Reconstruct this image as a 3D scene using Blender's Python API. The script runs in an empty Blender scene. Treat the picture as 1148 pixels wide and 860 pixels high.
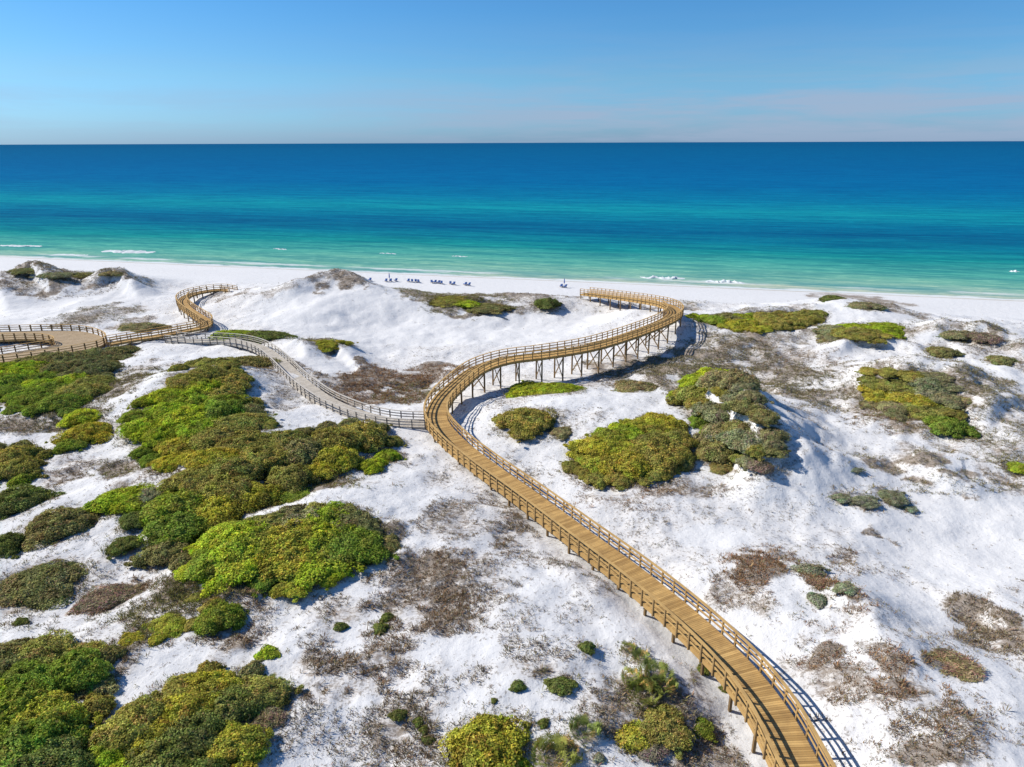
import bpy, math, random
import numpy as np
from mathutils import Vector

random.seed(7); rng = np.random.default_rng(7)
scene = bpy.context.scene
col = scene.collection
R = math.radians

# ------------------------------------------------------------------ camera
CZ, F, W, HT = 36.0, 765.0, 1148.0, 860.0
PITCH = math.atan(270 / F)
ROLL = R(-0.2)
sp_, cp_ = math.sin(PITCH), math.cos(PITCH)
cam_d = bpy.data.cameras.new('camera'); cam = bpy.data.objects.new('camera', cam_d); col.objects.link(cam)
cam.location = (0, 0, CZ); cam.rotation_mode = 'XYZ'
cam.rotation_euler = (math.pi / 2 - PITCH, 0, 0)
cam_d.sensor_width = 36; cam_d.lens = 36 * F / W
cam_d.clip_start = 0.5; cam_d.clip_end = 300000
scene.camera = cam
from mathutils import Matrix
cam.rotation_euler = (Matrix.Rotation(math.pi / 2 - PITCH, 3, 'X') @ Matrix.Rotation(ROLL, 3, 'Z')).to_euler()

def ray(px, py):
    a = (np.asarray(px, float) - W / 2) / F; b = -(np.asarray(py, float) - HT / 2) / F
    c, s = math.cos(ROLL), math.sin(ROLL)
    a, b = a * c - b * s, a * s + b * c
    return a, cp_ + b * sp_, -sp_ + b * cp_

def unproj(px, py, z):
    x, y, zz = ray(px, py); t = (np.asarray(z, float) - CZ) / zz
    return x * t, y * t

# ------------------------------------------------------------------ noise
def _h(ix, iy, s):
    n = (ix.astype(np.int64) * 374761393 + iy.astype(np.int64) * 668265263 + s * 974711) & 0x7fffffff
    n = ((n ^ (n >> 13)) * 1274126177) & 0x7fffffff
    return ((n ^ (n >> 16)) & 0xffff) / 65535.0
def vnoise(x, y, s=0):
    ix = np.floor(x); iy = np.floor(y); fx = x - ix; fy = y - iy
    u = fx * fx * fx * (fx * (fx * 6 - 15) + 10); v = fy * fy * fy * (fy * (fy * 6 - 15) + 10)
    a = _h(ix, iy, s); b = _h(ix + 1, iy, s); c = _h(ix, iy + 1, s); d = _h(ix + 1, iy + 1, s)
    return (a + (b - a) * u) * (1 - v) + (c + (d - c) * u) * v
def fbm(x, y, s=0, o=4):
    r = 0; a = .5
    for i in range(o):
        r = r + a * (vnoise(x, y, s + i * 17) - .5); a *= .5
        x, y = x * 1.97 + y * .31 + 7.3, y * 1.97 - x * .31 + 3.1
    return r
def sstep(a, b, x):
    t = np.clip((x - a) / (b - a), 0, 1); return t * t * (3 - 2 * t)

# ------------------------------------------------------------------ shoreline and terrain
_sx, _sy = unproj([0, 300, 574, 900, 1148], [287.5, 298.5, 317.5, 328, 334], 0.0)
_k, _c = np.polyfit(_sx, _sy, 1)
SN = np.array([_k, -1.0]) / math.hypot(_k, 1)           # points inland
def shore_d(x, y): return SN[0] * x + SN[1] * (y - _c)
SH_ANG = math.atan(_k)

CTRL = [
 # under and beside the long boardwalk
 (880,860,3.2),(760,700,3.2),(640,590,3.5),(540,510,4.0),(490,480,4.5),(820,830,3.0),(700,660,3.2),(590,560,3.7),(960,900,3.8),(1000,1100,4),(500,1100,4.5),(100,1100,5.5),(1300,1000,4.6),(-150,900,5.5),
 (700,770,4.5),(600,830,4.6),(560,610,4.9),(640,680,4.8),(740,790,4.5),(500,560,5.0),(400,850,4.4),
 # left scrub
 (50,770,5.5),(200,810,5.3),(400,790,4.5),(450,680,4.9),(300,700,4.5),(350,600,6.4),(270,620,5.8),(250,520,6.4),(300,490,6.4),(230,430,6.6),(190,480,6),(100,425,5),(30,420,4.8),(150,510,4.5),
 (60,620,4.4),(150,650,4.1),(20,560,4.6),(-100,500,5),(-100,620,5),(340,455,4.6),(420,490,5.2),(455,510,4.7),(320,550,5.0),(200,690,4.9),(100,690,4.2),
 # between the grey boardwalk and the big dune
 (390,402,3.6),(440,435,3.3),(352,390,5.2),(310,378,5.0),(300,400,4.2),(370,450,4.2),(430,465,4.2),(460,390,2.8),(540,385,2.7),(620,372,2.7),(670,354,2.8),(400,375,3.0),(480,365,3.0),
 (560,420,3.4),(640,410,3.8),(740,391,4.4),(780,370,5.8),(690,403,4.4),(600,350,3.2),(520,440,3.6),
 # big dune
 (330,318,6.7),(380,310,8.0),(420,318,6.6),(440,324,6.0),(470,332,5.8),(270,326,6.8),(300,345,5.0),(350,345,5.8),(420,345,5.0),(520,338,5.0),(560,342,4.4),(600,338,5.0),(640,336,4.4),(240,322,4.6),(245,340,4.2),
 # right hand dunes
 (800,358,5.2),(850,352,5.8),(900,348,6.0),(935,335,7.2),(970,336,7.6),(1000,346,6.2),(770,352,5.6),(720,334,5.0),(670,330,3.6),(720,352,3.6),(690,350,3.0),
 (1050,369,5.8),(1100,375,6.2),(1140,396,5.8),(1200,400,5.6),(1030,385,5.0),(980,368,6.2),(900,405,4.5),(830,388,5.0),(870,440,4.2),(800,405,4.4),
 (1020,418,7.4),(960,425,5.2),(1060,480,5.0),(1100,450,5.8),(1000,505,4.4),(1130,500,5.0),(940,470,4.4),(1250,480,5),
 (800,445,5.0),(760,470,5.2),(700,492,5.7),(840,475,4.6),(895,525,3.2),(905,490,3.7),(885,500,3.3),(915,515,3.2),(700,550,4.2),(640,505,4.6),(595,465,5.4),(612,434,4.4),(820,530,4.2),(540,470,4.6),
 (950,550,3.2),(1050,600,2.8),(1110,580,2.8),(1130,640,3.1),(980,600,3.0),(1160,560,3.2),(1040,545,3.4),
 (850,640,4.5),(900,620,4.2),(925,660,5.0),(1000,735,5.2),(1080,785,5.2),(1160,850,5.0),(985,650,3.4),(1060,700,3.4),(1120,740,4.0),(1150,700,4.3),(900,780,4.1),(1000,840,4.7),
 (720,600,4.1),(790,590,4.0),(850,570,3.8),(780,640,4.1),
 # left hand dunes and the loop
 (20,305,5.4),(50,306,6.2),(100,310,5.2),(140,312,5.2),(170,326,2.8),(60,338,3.5),(10,345,3.0),(110,350,4.2),(140,358,3.5),(200,345,3.2),(205,322,2.4),(60,378,3.4),(0,390,3.5),(190,380,4.0),(225,372,4.0),(-80,330,5),(-80,380,4),
]
_cp = np.array(CTRL, float)
_cx, _cy = unproj(_cp[:, 0], _cp[:, 1], _cp[:, 2])
_cz = _cp[:, 2].copy()
_ca, _sa = math.cos(SH_ANG), math.sin(SH_ANG)
def along(x, y): return x * _ca + (y - _c) * _sa
def beach_w(x, y): return 25.0 + 9.5 * np.exp(-((along(x, y) + 18) / 26.0) ** 2)
for _p, _q, _z in [(744,341.5,7.6),(733,339,7.3),(716,336.5,6.9),(700,334,6.5),(678,331,6.0),(656,328.5,5.4)]:   # ground close under the last leg
    _x, _y = unproj(_p, _q, _z); _cx = np.append(_cx, _x); _cy = np.append(_cy, _y); _cz = np.append(_cz, _z - 1.5)
_np = len(_cz)
for _al in range(-230, 190, 11):                      # back beach, flat
    for _dd in (1.0, 9.0):
        _d0 = -(25.0 + 9.5 * math.exp(-((_al + 18) / 26.0) ** 2)) + _dd
        _x, _y = _al * _ca - _d0 * _sa, _c + _al * _sa + _d0 * _ca
        if np.hypot(_cx[:_np] - _x, _cy[:_np] - _y).min() > 6.5:
            _cx = np.append(_cx, _x); _cy = np.append(_cy, _y); _cz = np.append(_cz, 2.2)
_C2 = 5.0 ** 2
def _phi(dx, dy): return np.sqrt(dx * dx + dy * dy + _C2)
_A = -_phi(_cx[:, None] - _cx[None], _cy[:, None] - _cy[None])
_n = len(_cx); _M = np.zeros((_n + 1, _n + 1)); _M[:_n, :_n] = _A + np.eye(_n) * .6
_M[_n, :_n] = 1; _M[:_n, _n] = 1
_w = np.linalg.solve(_M, np.append(_cz, 0))

# scarped crests: polyline (walk so that the steep face is on the right hand), height, width gentle, width steep
SCARPS = [
 ([(262,327),(315,317),(348,309),(384,304),(425,313),(458,323)], 9.0, 1.7, 3.0, 3.4),
 ([(766,420),(804,424),(838,440),(858,464),(864,494),(856,516)], 9.6, 5.4, 8.0, 2.0),
 ([(92,306),(126,299),(146,305),(156,313)], 8.2, 3.0, 5.0, 1.7),
 ([(8,305),(36,297),(52,304),(62,316)], 8.2, 2.9, 4.5, 1.6),
 ([(-60,326),(-5,322),(8,338),(14,352)], 4.0, 1.8, 6.0, 1.5),
 ([(318,382),(338,386),(354,398)], 5.6, .9, 3.0, .9),
 ([(356,382),(378,388),(398,402),(418,411)], 4.7, 1.0, 3.0, .9),
 ([(925,645),(960,680),(1000,735),(1040,775)], 4.9, .9, 4.0, 1.5),
 ([(960,326),(985,330),(1005,340)], 7.0, 1.0, 4.0, 1.3),
 ([(1100,368),(1128,376),(1146,392)], 6.4, 1.0, 5.0, 1.4),
 ([(1035,384),(1075,392),(1085,404)], 5.2, .7, 3.0, 1.0),
 ([(1022,380),(1060,366),(1105,370),(1148,384)], 7.2, 2.2, 5.0, 2.6),
 ([(962,430),(1015,408),(1068,414),(1092,432),(1098,452)], 7.6, 1.8, 5.0, 2.4),
 ([(985,508),(1030,524),(1085,540),(1160,545)], 4.6, 1.1, 3.5, 1.1),
 ([(775,356),(840,348),(900,345),(945,352)], 6.4, 1.3, 3.0, 3.0),
 ([(900,400),(960,386),(1010,388),(1036,402)], 5.6, 1.3, 3.5, 1.5),
 ([(1090,470),(1120,450),(1160,452)], 6.0, 1.4, 3.0, 1.3),
 ([(150,470),(200,425),(260,412),(298,450)], 7.0, 1.5, 5.0, 2.0),
 ([(250,640),(300,575),(380,556),(440,590)], 7.0, .6, 4.0, 2.5),
 ([(700,735),(760,770),(800,815)], 4.5, .8, 2.5, 1.2),
 ([(590,590),(650,650),(700,700),(790,790)], 4.6, .7, 3.0, 1.5),
]
_SC = []
for pl, z, h, wl, wr in SCARPS:
    p = np.array(pl, float); x, y = unproj(p[:, 0], p[:, 1], z); _SC.append((np.stack([x, y], 1), h, wl, wr))

def _scarp(x, y):
    out = np.zeros_like(x)
    for P, h, wl, wr in _SC:
        best = np.full(x.shape, 1e9); side = np.zeros_like(x); endf = np.zeros_like(x)
        nseg = len(P) - 1
        wob = fbm(x * .35, y * .35, 51, 3) * 2.0
        for i in range(nseg):
            a, b = P[i], P[i + 1]; ab = b - a; L2 = (ab ** 2).sum()
            t = np.clip(((x - a[0]) * ab[0] + (y - a[1]) * ab[1]) / L2, 0, 1)
            dx = x - a[0] - t * ab[0]; dy = y - a[1] - t * ab[1]; d = np.hypot(dx, dy)
            cr = ab[0] * dy - ab[1] * dx
            m = d < best
            best = np.where(m, d, best); side = np.where(m, cr, side); endf = np.where(m, (i + t) / nseg, endf)
        right = side < 0
        d = np.maximum(best + wob * .5, 0)
        prof = np.where(right, np.exp(-(d / wr) ** 2), np.exp(-(d / wl) ** 2))
        out = np.maximum(out, h * (1 + .5 * fbm(x * .3, y * .3, 71, 3)) * prof * sstep(0, .3, endf) * sstep(1.0, .55, endf))
    return out

def H(x, y, detail=True):
    x = np.asarray(x, float); y = np.asarray(y, float); sh = x.shape
    x = x.ravel(); y = y.ravel(); out = np.empty_like(x)
    for s in range(0, len(x), 40000):
        X = x[s:s + 40000]; Y = y[s:s + 40000]
        dx = X[:, None] - _cx[None]; dy = Y[:, None] - _cy[None]
        r2 = dx * dx + dy * dy
        z = -np.sqrt(r2 + _C2) @ _w[:_n] + _w[_n]
        near = np.sqrt(r2.min(1)); k = sstep(25, 60, near)
        z = z * (1 - k) + (4.2 + fbm(X * .03, Y * .03, 5, 3) * 6) * k
        d = shore_d(X, Y)
        z = z + _scarp(X, Y)
        veg = sstep(20, 45, d)
        if detail:
            cv = cover_field(X, Y)
            hum = fbm(X * .42, Y * .42, 15, 2) * (1 + .9 * sstep(20, 45, X) * sstep(60, 80, Y)); rid = .5 - np.abs(fbm(X * .22 + 3, Y * .5, 25, 3)) * 2
            z = z + veg * (fbm(X * .14, Y * .14, 1, 3) * 1.35 + fbm(X * .9, Y * .9, 9, 3) * (.10 + .42 * cv) + hum * (.14 + .62 * cv) + rid * cv * .14)
        base = np.where(d > 0, 2.1 * (1 - np.exp(-np.maximum(d, 0) / 14)), np.maximum(d * .05, -6))
        base = base + fbm(X * .05, Y * .05, 33, 2) * .25 * sstep(4, 20, d)
        wob = fbm(X * .06, Y * .06, 77, 2) * 14
        bw = beach_w(X, Y); w = sstep(bw - 1, bw + 11, d + wob * .5)
        z = base * (1 - w) + np.maximum(z, base * .8) * w
        out[s:s + 40000] = z
    return out.reshape(sh)

def hit(px, py, dz=0.0):
    """first point of the ground (raised by dz) seen along a line of sight; arrays in, arrays out"""
    px = np.atleast_1d(np.asarray(px, float)); py = np.atleast_1d(np.asarray(py, float))
    rx, ry, rz = ray(px, py)
    lo = (13 - CZ) / rz; hi = np.minimum((-1.0 - CZ) / rz, 600)
    T = np.linspace(0, 1, 260)[None] ** 1.0
    t = lo[:, None] + (hi - lo)[:, None] * T
    z = CZ + rz[:, None] * t - H(rx[:, None] * t, ry[:, None] * t, False) - dz
    below = z < 0
    i = np.clip(below.argmax(1), 1, 259); ar = np.arange(len(px))
    z0 = z[ar, i - 1]; z1 = z[ar, i]; f = np.clip(z0 / (z0 - z1 + 1e-9), 0, 1)
    tt = t[ar, i - 1] + (t[ar, i] - t[ar, i - 1]) * f
    return rx * tt, ry * tt
def hit1(px, py, dz=0.0):
    x, y = hit([px], [py], dz); return float(x[0]), float(y[0])
def Hz(x, y): return float(H(np.array([x]), np.array([y]))[0])
def pxm(x, y, z=4.0):            # picture points per metre at a place
    return F / (y * cp_ + (CZ - z) * sp_)

# ------------------------------------------------------------------ helpers
def tag(o, label=None, cat=None, group=None, kind=None):
    if label: o['label'] = label
    if cat: o['category'] = cat
    if group: o['group'] = group
    if kind: o['kind'] = kind
    return o

def mesh_np(name, V, Fc, mats, mat_idx=None, colors=None, smooth=False):
    """V (n,3); Fc list of (k-gons arrays) all same k or list of arrays"""
    me = bpy.data.meshes.new(name)
    if not isinstance(Fc, list): Fc = [Fc]
    Fc = [np.asarray(f, np.int32) for f in Fc if len(f)]
    V = np.asarray(V, np.float32)
    loops = np.concatenate([f.ravel() for f in Fc])
    tot = np.concatenate([np.full(len(f), f.shape[1], np.int32) for f in Fc])
    start = np.concatenate([[0], np.cumsum(tot)[:-1]]).astype(np.int32)
    me.vertices.add(len(V)); me.vertices.foreach_set('co', V.ravel())
    me.loops.add(len(loops)); me.loops.foreach_set('vertex_index', loops)
    me.polygons.add(len(tot)); me.polygons.foreach_set('loop_start', start); me.polygons.foreach_set('loop_total', tot)
    for m in (mats if isinstance(mats, (list, tuple)) else [mats]): me.materials.append(m)
    if mat_idx is not None: me.polygons.foreach_set('material_index', np.asarray(mat_idx, np.int32))
    me.polygons.foreach_set('use_smooth', np.full(len(tot), smooth, bool))
    me.update(calc_edges=True)
    if colors is not None:
        for nm, c in colors.items():
            c = np.asarray(c, np.float32)
            if c.ndim == 1:
                a = me.attributes.new(nm, 'FLOAT', 'POINT'); a.data.foreach_set('value', c)
            else:
                a = me.attributes.new(nm, 'FLOAT_COLOR', 'POINT')
                a.data.foreach_set('color', np.concatenate([c, np.ones((len(c), 1), np.float32)], 1).ravel())
    me.validate()
    return me
def add_obj(name, me, parent=None, loc=None):
    o = bpy.data.objects.new(name, me); col.objects.link(o)
    if parent is not None: o.parent = parent
    if loc is not None: o.location = loc
    return o

class MB:
    def __init__(s): s.v = []; s.f = []; s.c = []; s.n = 0
    def add(s, V, Fq, c=.5):
        V = np.asarray(V, float); s.v.append(V); s.f.append(np.asarray(Fq) + s.n); s.n += len(V)
        s.c.append(np.full(len(V), c) if np.isscalar(c) else np.asarray(c))
    def box(s, c, ax, ay, az, cv=.5):       # centre, three half axis vectors
        c = np.asarray(c, float); ax = np.asarray(ax, float); ay = np.asarray(ay, float); az = np.asarray(az, float)
        V = [c + i * ax + j * ay + k * az for k in (-1, 1) for j in (-1, 1) for i in (-1, 1)]
        s.add(V, BOXF, cv)
    def strip(s, P, S, U, w, h, cv=.5):    # bar along points P; side S and up U, half width w, half height h
        n = len(P); U = np.broadcast_to(np.asarray(U, float), (n, 3))
        ring = np.stack([P + S * w + U * h, P - S * w + U * h, P - S * w - U * h, P + S * w - U * h], 1).reshape(-1, 3)
        Fq = []
        for i in range(n - 1):
            a = i * 4; b = a + 4
            for k in range(4):
                Fq.append((a + k, a + (k + 1) % 4, b + (k + 1) % 4, b + k))
        Fq.append((0, 3, 2, 1)); e = (n - 1) * 4; Fq.append((e, e + 1, e + 2, e + 3))
        s.add(ring, Fq, cv)
    def beam(s, a, b, w, h, cv=.5):
        a = np.asarray(a, float); b = np.asarray(b, float); d = b - a; L = np.linalg.norm(d); d = d / L
        u = np.array([0, 0, 1.0]) if abs(d[2]) < .95 else np.array([0, 1.0, 0])
        sd = np.cross(d, u); sd /= np.linalg.norm(sd); up = np.cross(sd, d)
        s.box((a + b) / 2, d * L / 2, sd * w, up * h, cv)
    def build(s, name, mat, parent=None, smooth=False):
        me = mesh_np(name, np.concatenate(s.v), np.concatenate(s.f), mat, colors={'tone': np.concatenate(s.c)}, smooth=smooth)
        return add_obj(name, me, parent)
BOXF = np.array([(0, 2, 3, 1), (4, 5, 7, 6), (0, 1, 5, 4), (2, 6, 7, 3), (0, 4, 6, 2), (1, 3, 7, 5)])

# ------------------------------------------------------------------ materials
def new_mat(name):
    m = bpy.data.materials.new(name); m.use_nodes = True
    nt = m.node_tree; nt.nodes.clear()
    return m, nt
def N(nt, t, **kw):
    n = nt.nodes.new(t)
    for k, v in kw.items():
        if k.startswith('i_'): n.inputs[k[2:].replace('_', ' ')].default_value = v
        else: setattr(n, k, v)
    return n
def L(nt, a, b): nt.links.new(a, b)
def math_n(nt, op, a, b=None, clamp=False):
    n = nt.nodes.new('ShaderNodeMath'); n.operation = op; n.use_clamp = clamp
    for i, v in enumerate((a, b)):
        if v is None: continue
        if isinstance(v, (int, float)): n.inputs[i].default_value = v
        else: nt.links.new(v, n.inputs[i])
    return n.outputs[0]
def mixc(nt, fac, a, b, blend='MIX'):
    n = nt.nodes.new('ShaderNodeMix'); n.data_type = 'RGBA'; n.blend_type = blend
    for i, v in ((0, fac), (6, a), (7, b)):
        if isinstance(v, (int, float)): n.inputs[i].default_value = v
        elif isinstance(v, tuple): n.inputs[i].default_value = v if len(v) == 4 else v + (1,)
        else: nt.links.new(v, n.inputs[i])
    return n.outputs[2]
def ramp(nt, fac, stops, interp='LINEAR'):
    n = nt.nodes.new('ShaderNodeValToRGB'); n.color_ramp.interpolation = interp
    el = n.color_ramp.elements
    while len(el) < len(stops): el.new(0.5)
    for e, (p, c) in zip(el, stops):
        e.position = p; e.color = (c, c, c, 1) if isinstance(c, (int, float)) else tuple(c) + (1,)
    nt.links.new(fac, n.inputs[0]); return n.outputs[0]
def noise(nt, vec, scale, detail=3, rough=.55, dist=0):
    n = nt.nodes.new('ShaderNodeTexNoise'); n.inputs['Scale'].default_value = scale
    n.inputs['Detail'].default_value = detail; n.inputs['Roughness'].default_value = rough; n.inputs['Distortion'].default_value = dist
    nt.links.new(vec, n.inputs['Vector']); return n.outputs['Fac']

def sand_material():
    m, nt = new_mat('white_sand')
    geo = N(nt, 'ShaderNodeNewGeometry'); pos = geo.outputs['Position']
    lit = N(nt, 'ShaderNodeAttribute', attribute_name='litter').outputs['Fac']
    nz = N(nt, 'ShaderNodeSeparateXYZ'); L(nt, geo.outputs['Normal'], nz.inputs[0])
    lit = math_n(nt, 'MULTIPLY', lit, ramp(nt, nz.outputs[2], [(.72, .12), (.90, 1)]))
    wet = N(nt, 'ShaderNodeAttribute', attribute_name='wet').outputs['Fac']
    big = noise(nt, pos, .08, 3); med = noise(nt, pos, .9, 4); fine = noise(nt, pos, 3.4, 4, .72); vfine = noise(nt, pos, 14, 2, .7)
    base = mixc(nt, big, (.69, .675, .655), (.76, .745, .72))
    stain = math_n(nt, 'MULTIPLY', ramp(nt, lit, [(.22, 0), (.95, 1)]), ramp(nt, med, [(.25, .35), (.6, 1)]))
    base = mixc(nt, math_n(nt, 'MULTIPLY', stain, .5), base, (.42, .33, .24))
    base = mixc(nt, math_n(nt, 'MULTIPLY', ramp(nt, med, [(.35, 0), (.7, 1)]), .22), base, (.62, .60, .57))
    # plant litter lying on the sand, broken by noise
    mp = N(nt, 'ShaderNodeMapping'); mp.inputs['Rotation'].default_value = (0, 0, R(-18)); mp.inputs['Scale'].default_value = (.55, 1.3, 1)
    L(nt, pos, mp.inputs['Vector']); sv = mp.outputs['Vector']
    n1 = noise(nt, sv, 1.6, 5, .68); n2 = noise(nt, sv, 4.5, 4, .7)
    nn = math_n(nt, 'ADD', math_n(nt, 'MULTIPLY', n1, .6), math_n(nt, 'MULTIPLY', n2, .4))
    thr = math_n(nt, 'SUBTRACT', .70, math_n(nt, 'MULTIPLY', lit, .34))
    amt = math_n(nt, 'MULTIPLY', math_n(nt, 'SUBTRACT', nn, thr), 9.0, True)
    lc = mixc(nt, noise(nt, pos, .35, 2), (.27, .195, .13), (.36, .30, .235))
    lc = mixc(nt, vfine, lc, (.17, .12, .08))
    base = mixc(nt, math_n(nt, 'MULTIPLY', amt, .75), base, lc)
    sp = math_n(nt, 'GREATER_THAN', math_n(nt, 'ADD', fine, math_n(nt, 'MULTIPLY', lit, .17)), .645)
    base = mixc(nt, math_n(nt, 'MULTIPLY', sp, .6), base, (.22, .18, .14))
    base = mixc(nt, wet, base, (.50, .45, .37))
    bs = N(nt, 'ShaderNodeBsdfPrincipled'); L(nt, base, bs.inputs['Base Color'])
    bs.inputs['Roughness'].default_value = .95; bs.inputs['Specular IOR Level'].default_value = .15
    hgt = math_n(nt, 'ADD', math_n(nt, 'MULTIPLY', med, .25), math_n(nt, 'MULTIPLY', fine, .09))
    bp = N(nt, 'ShaderNodeBump'); bp.inputs['Strength'].default_value = .8; bp.inputs['Distance'].default_value = .6
    L(nt, hgt, bp.inputs['Height']); L(nt, bp.outputs[0], bs.inputs['Normal'])
    o = N(nt, 'ShaderNodeOutputMaterial'); L(nt, bs.outputs[0], o.inputs[0]); return m

def wood_material(name, c1, c2, c3, rough=.8):
    m, nt = new_mat(name)
    geo = N(nt, 'ShaderNodeNewGeometry'); pos = geo.outputs['Position']
    tone = N(nt, 'ShaderNodeAttribute', attribute_name='tone').outputs['Fac']
    c = mixc(nt, tone, c1, c2)
    g = noise(nt, pos, 1.2, 4, .6); c = mixc(nt, math_n(nt, 'MULTIPLY', ramp(nt, g, [(.4, 0), (.75, 1)]), .7), c, c3)
    f = noise(nt, pos, 22, 2, .7); c = mixc(nt, math_n(nt, 'MULTIPLY', f, .35), c, c3)
    bs = N(nt, 'ShaderNodeBsdfPrincipled'); L(nt, c, bs.inputs['Base Color']); bs.inputs['Roughness'].default_value = rough
    bs.inputs['Specular IOR Level'].default_value = .25
    o = N(nt, 'ShaderNodeOutputMaterial'); L(nt, bs.outputs[0], o.inputs[0]); return m

def leaf_material(name, trans=.32, use_obj=True):
    m, nt = new_mat(name)
    att = N(nt, 'ShaderNodeAttribute', attribute_name='leaf').outputs['Color']
    c = att
    if use_obj:
        oi = N(nt, 'ShaderNodeObjectInfo')
        c = mixc(nt, 1.0, att, mixc(nt, .22, oi.outputs['Color'], (.36, .335, .11)), 'MULTIPLY')
        geo = N(nt, 'ShaderNodeNewGeometry')
        pn = noise(nt, geo.outputs['Position'], .55, 3)
        c = mixc(nt, math_n(nt, 'MULTIPLY', ramp(nt, pn, [(.42, 0), (.68, 1)]), .36), c, mixc(nt, 1.0, att, (.21, .185, .085), 'MULTIPLY'))
    d = N(nt, 'ShaderNodeBsdfDiffuse'); L(nt, c, d.inputs['Color'])
    t = N(nt, 'ShaderNodeBsdfTranslucent'); L(nt, c, t.inputs['Color'])
    mx = N(nt, 'ShaderNodeMixShader'); mx.inputs[0].default_value = trans; L(nt, d.outputs[0], mx.inputs[1]); L(nt, t.outputs[0], mx.inputs[2])
    o = N(nt, 'ShaderNodeOutputMaterial'); L(nt, mx.outputs[0], o.inputs[0]); return m

def plain(name, c, rough=.8, n_amt=.25, scale=6, metallic=0):
    m, nt = new_mat(name); geo = N(nt, 'ShaderNodeNewGeometry')
    f = noise(nt, geo.outputs['Position'], scale, 3)
    cc = mixc(nt, math_n(nt, 'MULTIPLY', f, n_amt * 2), c, tuple(v * .55 for v in c))
    bs = N(nt, 'ShaderNodeBsdfPrincipled'); L(nt, cc, bs.inputs['Base Color']); bs.inputs['Roughness'].default_value = rough
    bs.inputs['Specular IOR Level'].default_value = .2
    o = N(nt, 'ShaderNodeOutputMaterial'); L(nt, bs.outputs[0], o.inputs[0]); return m

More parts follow.
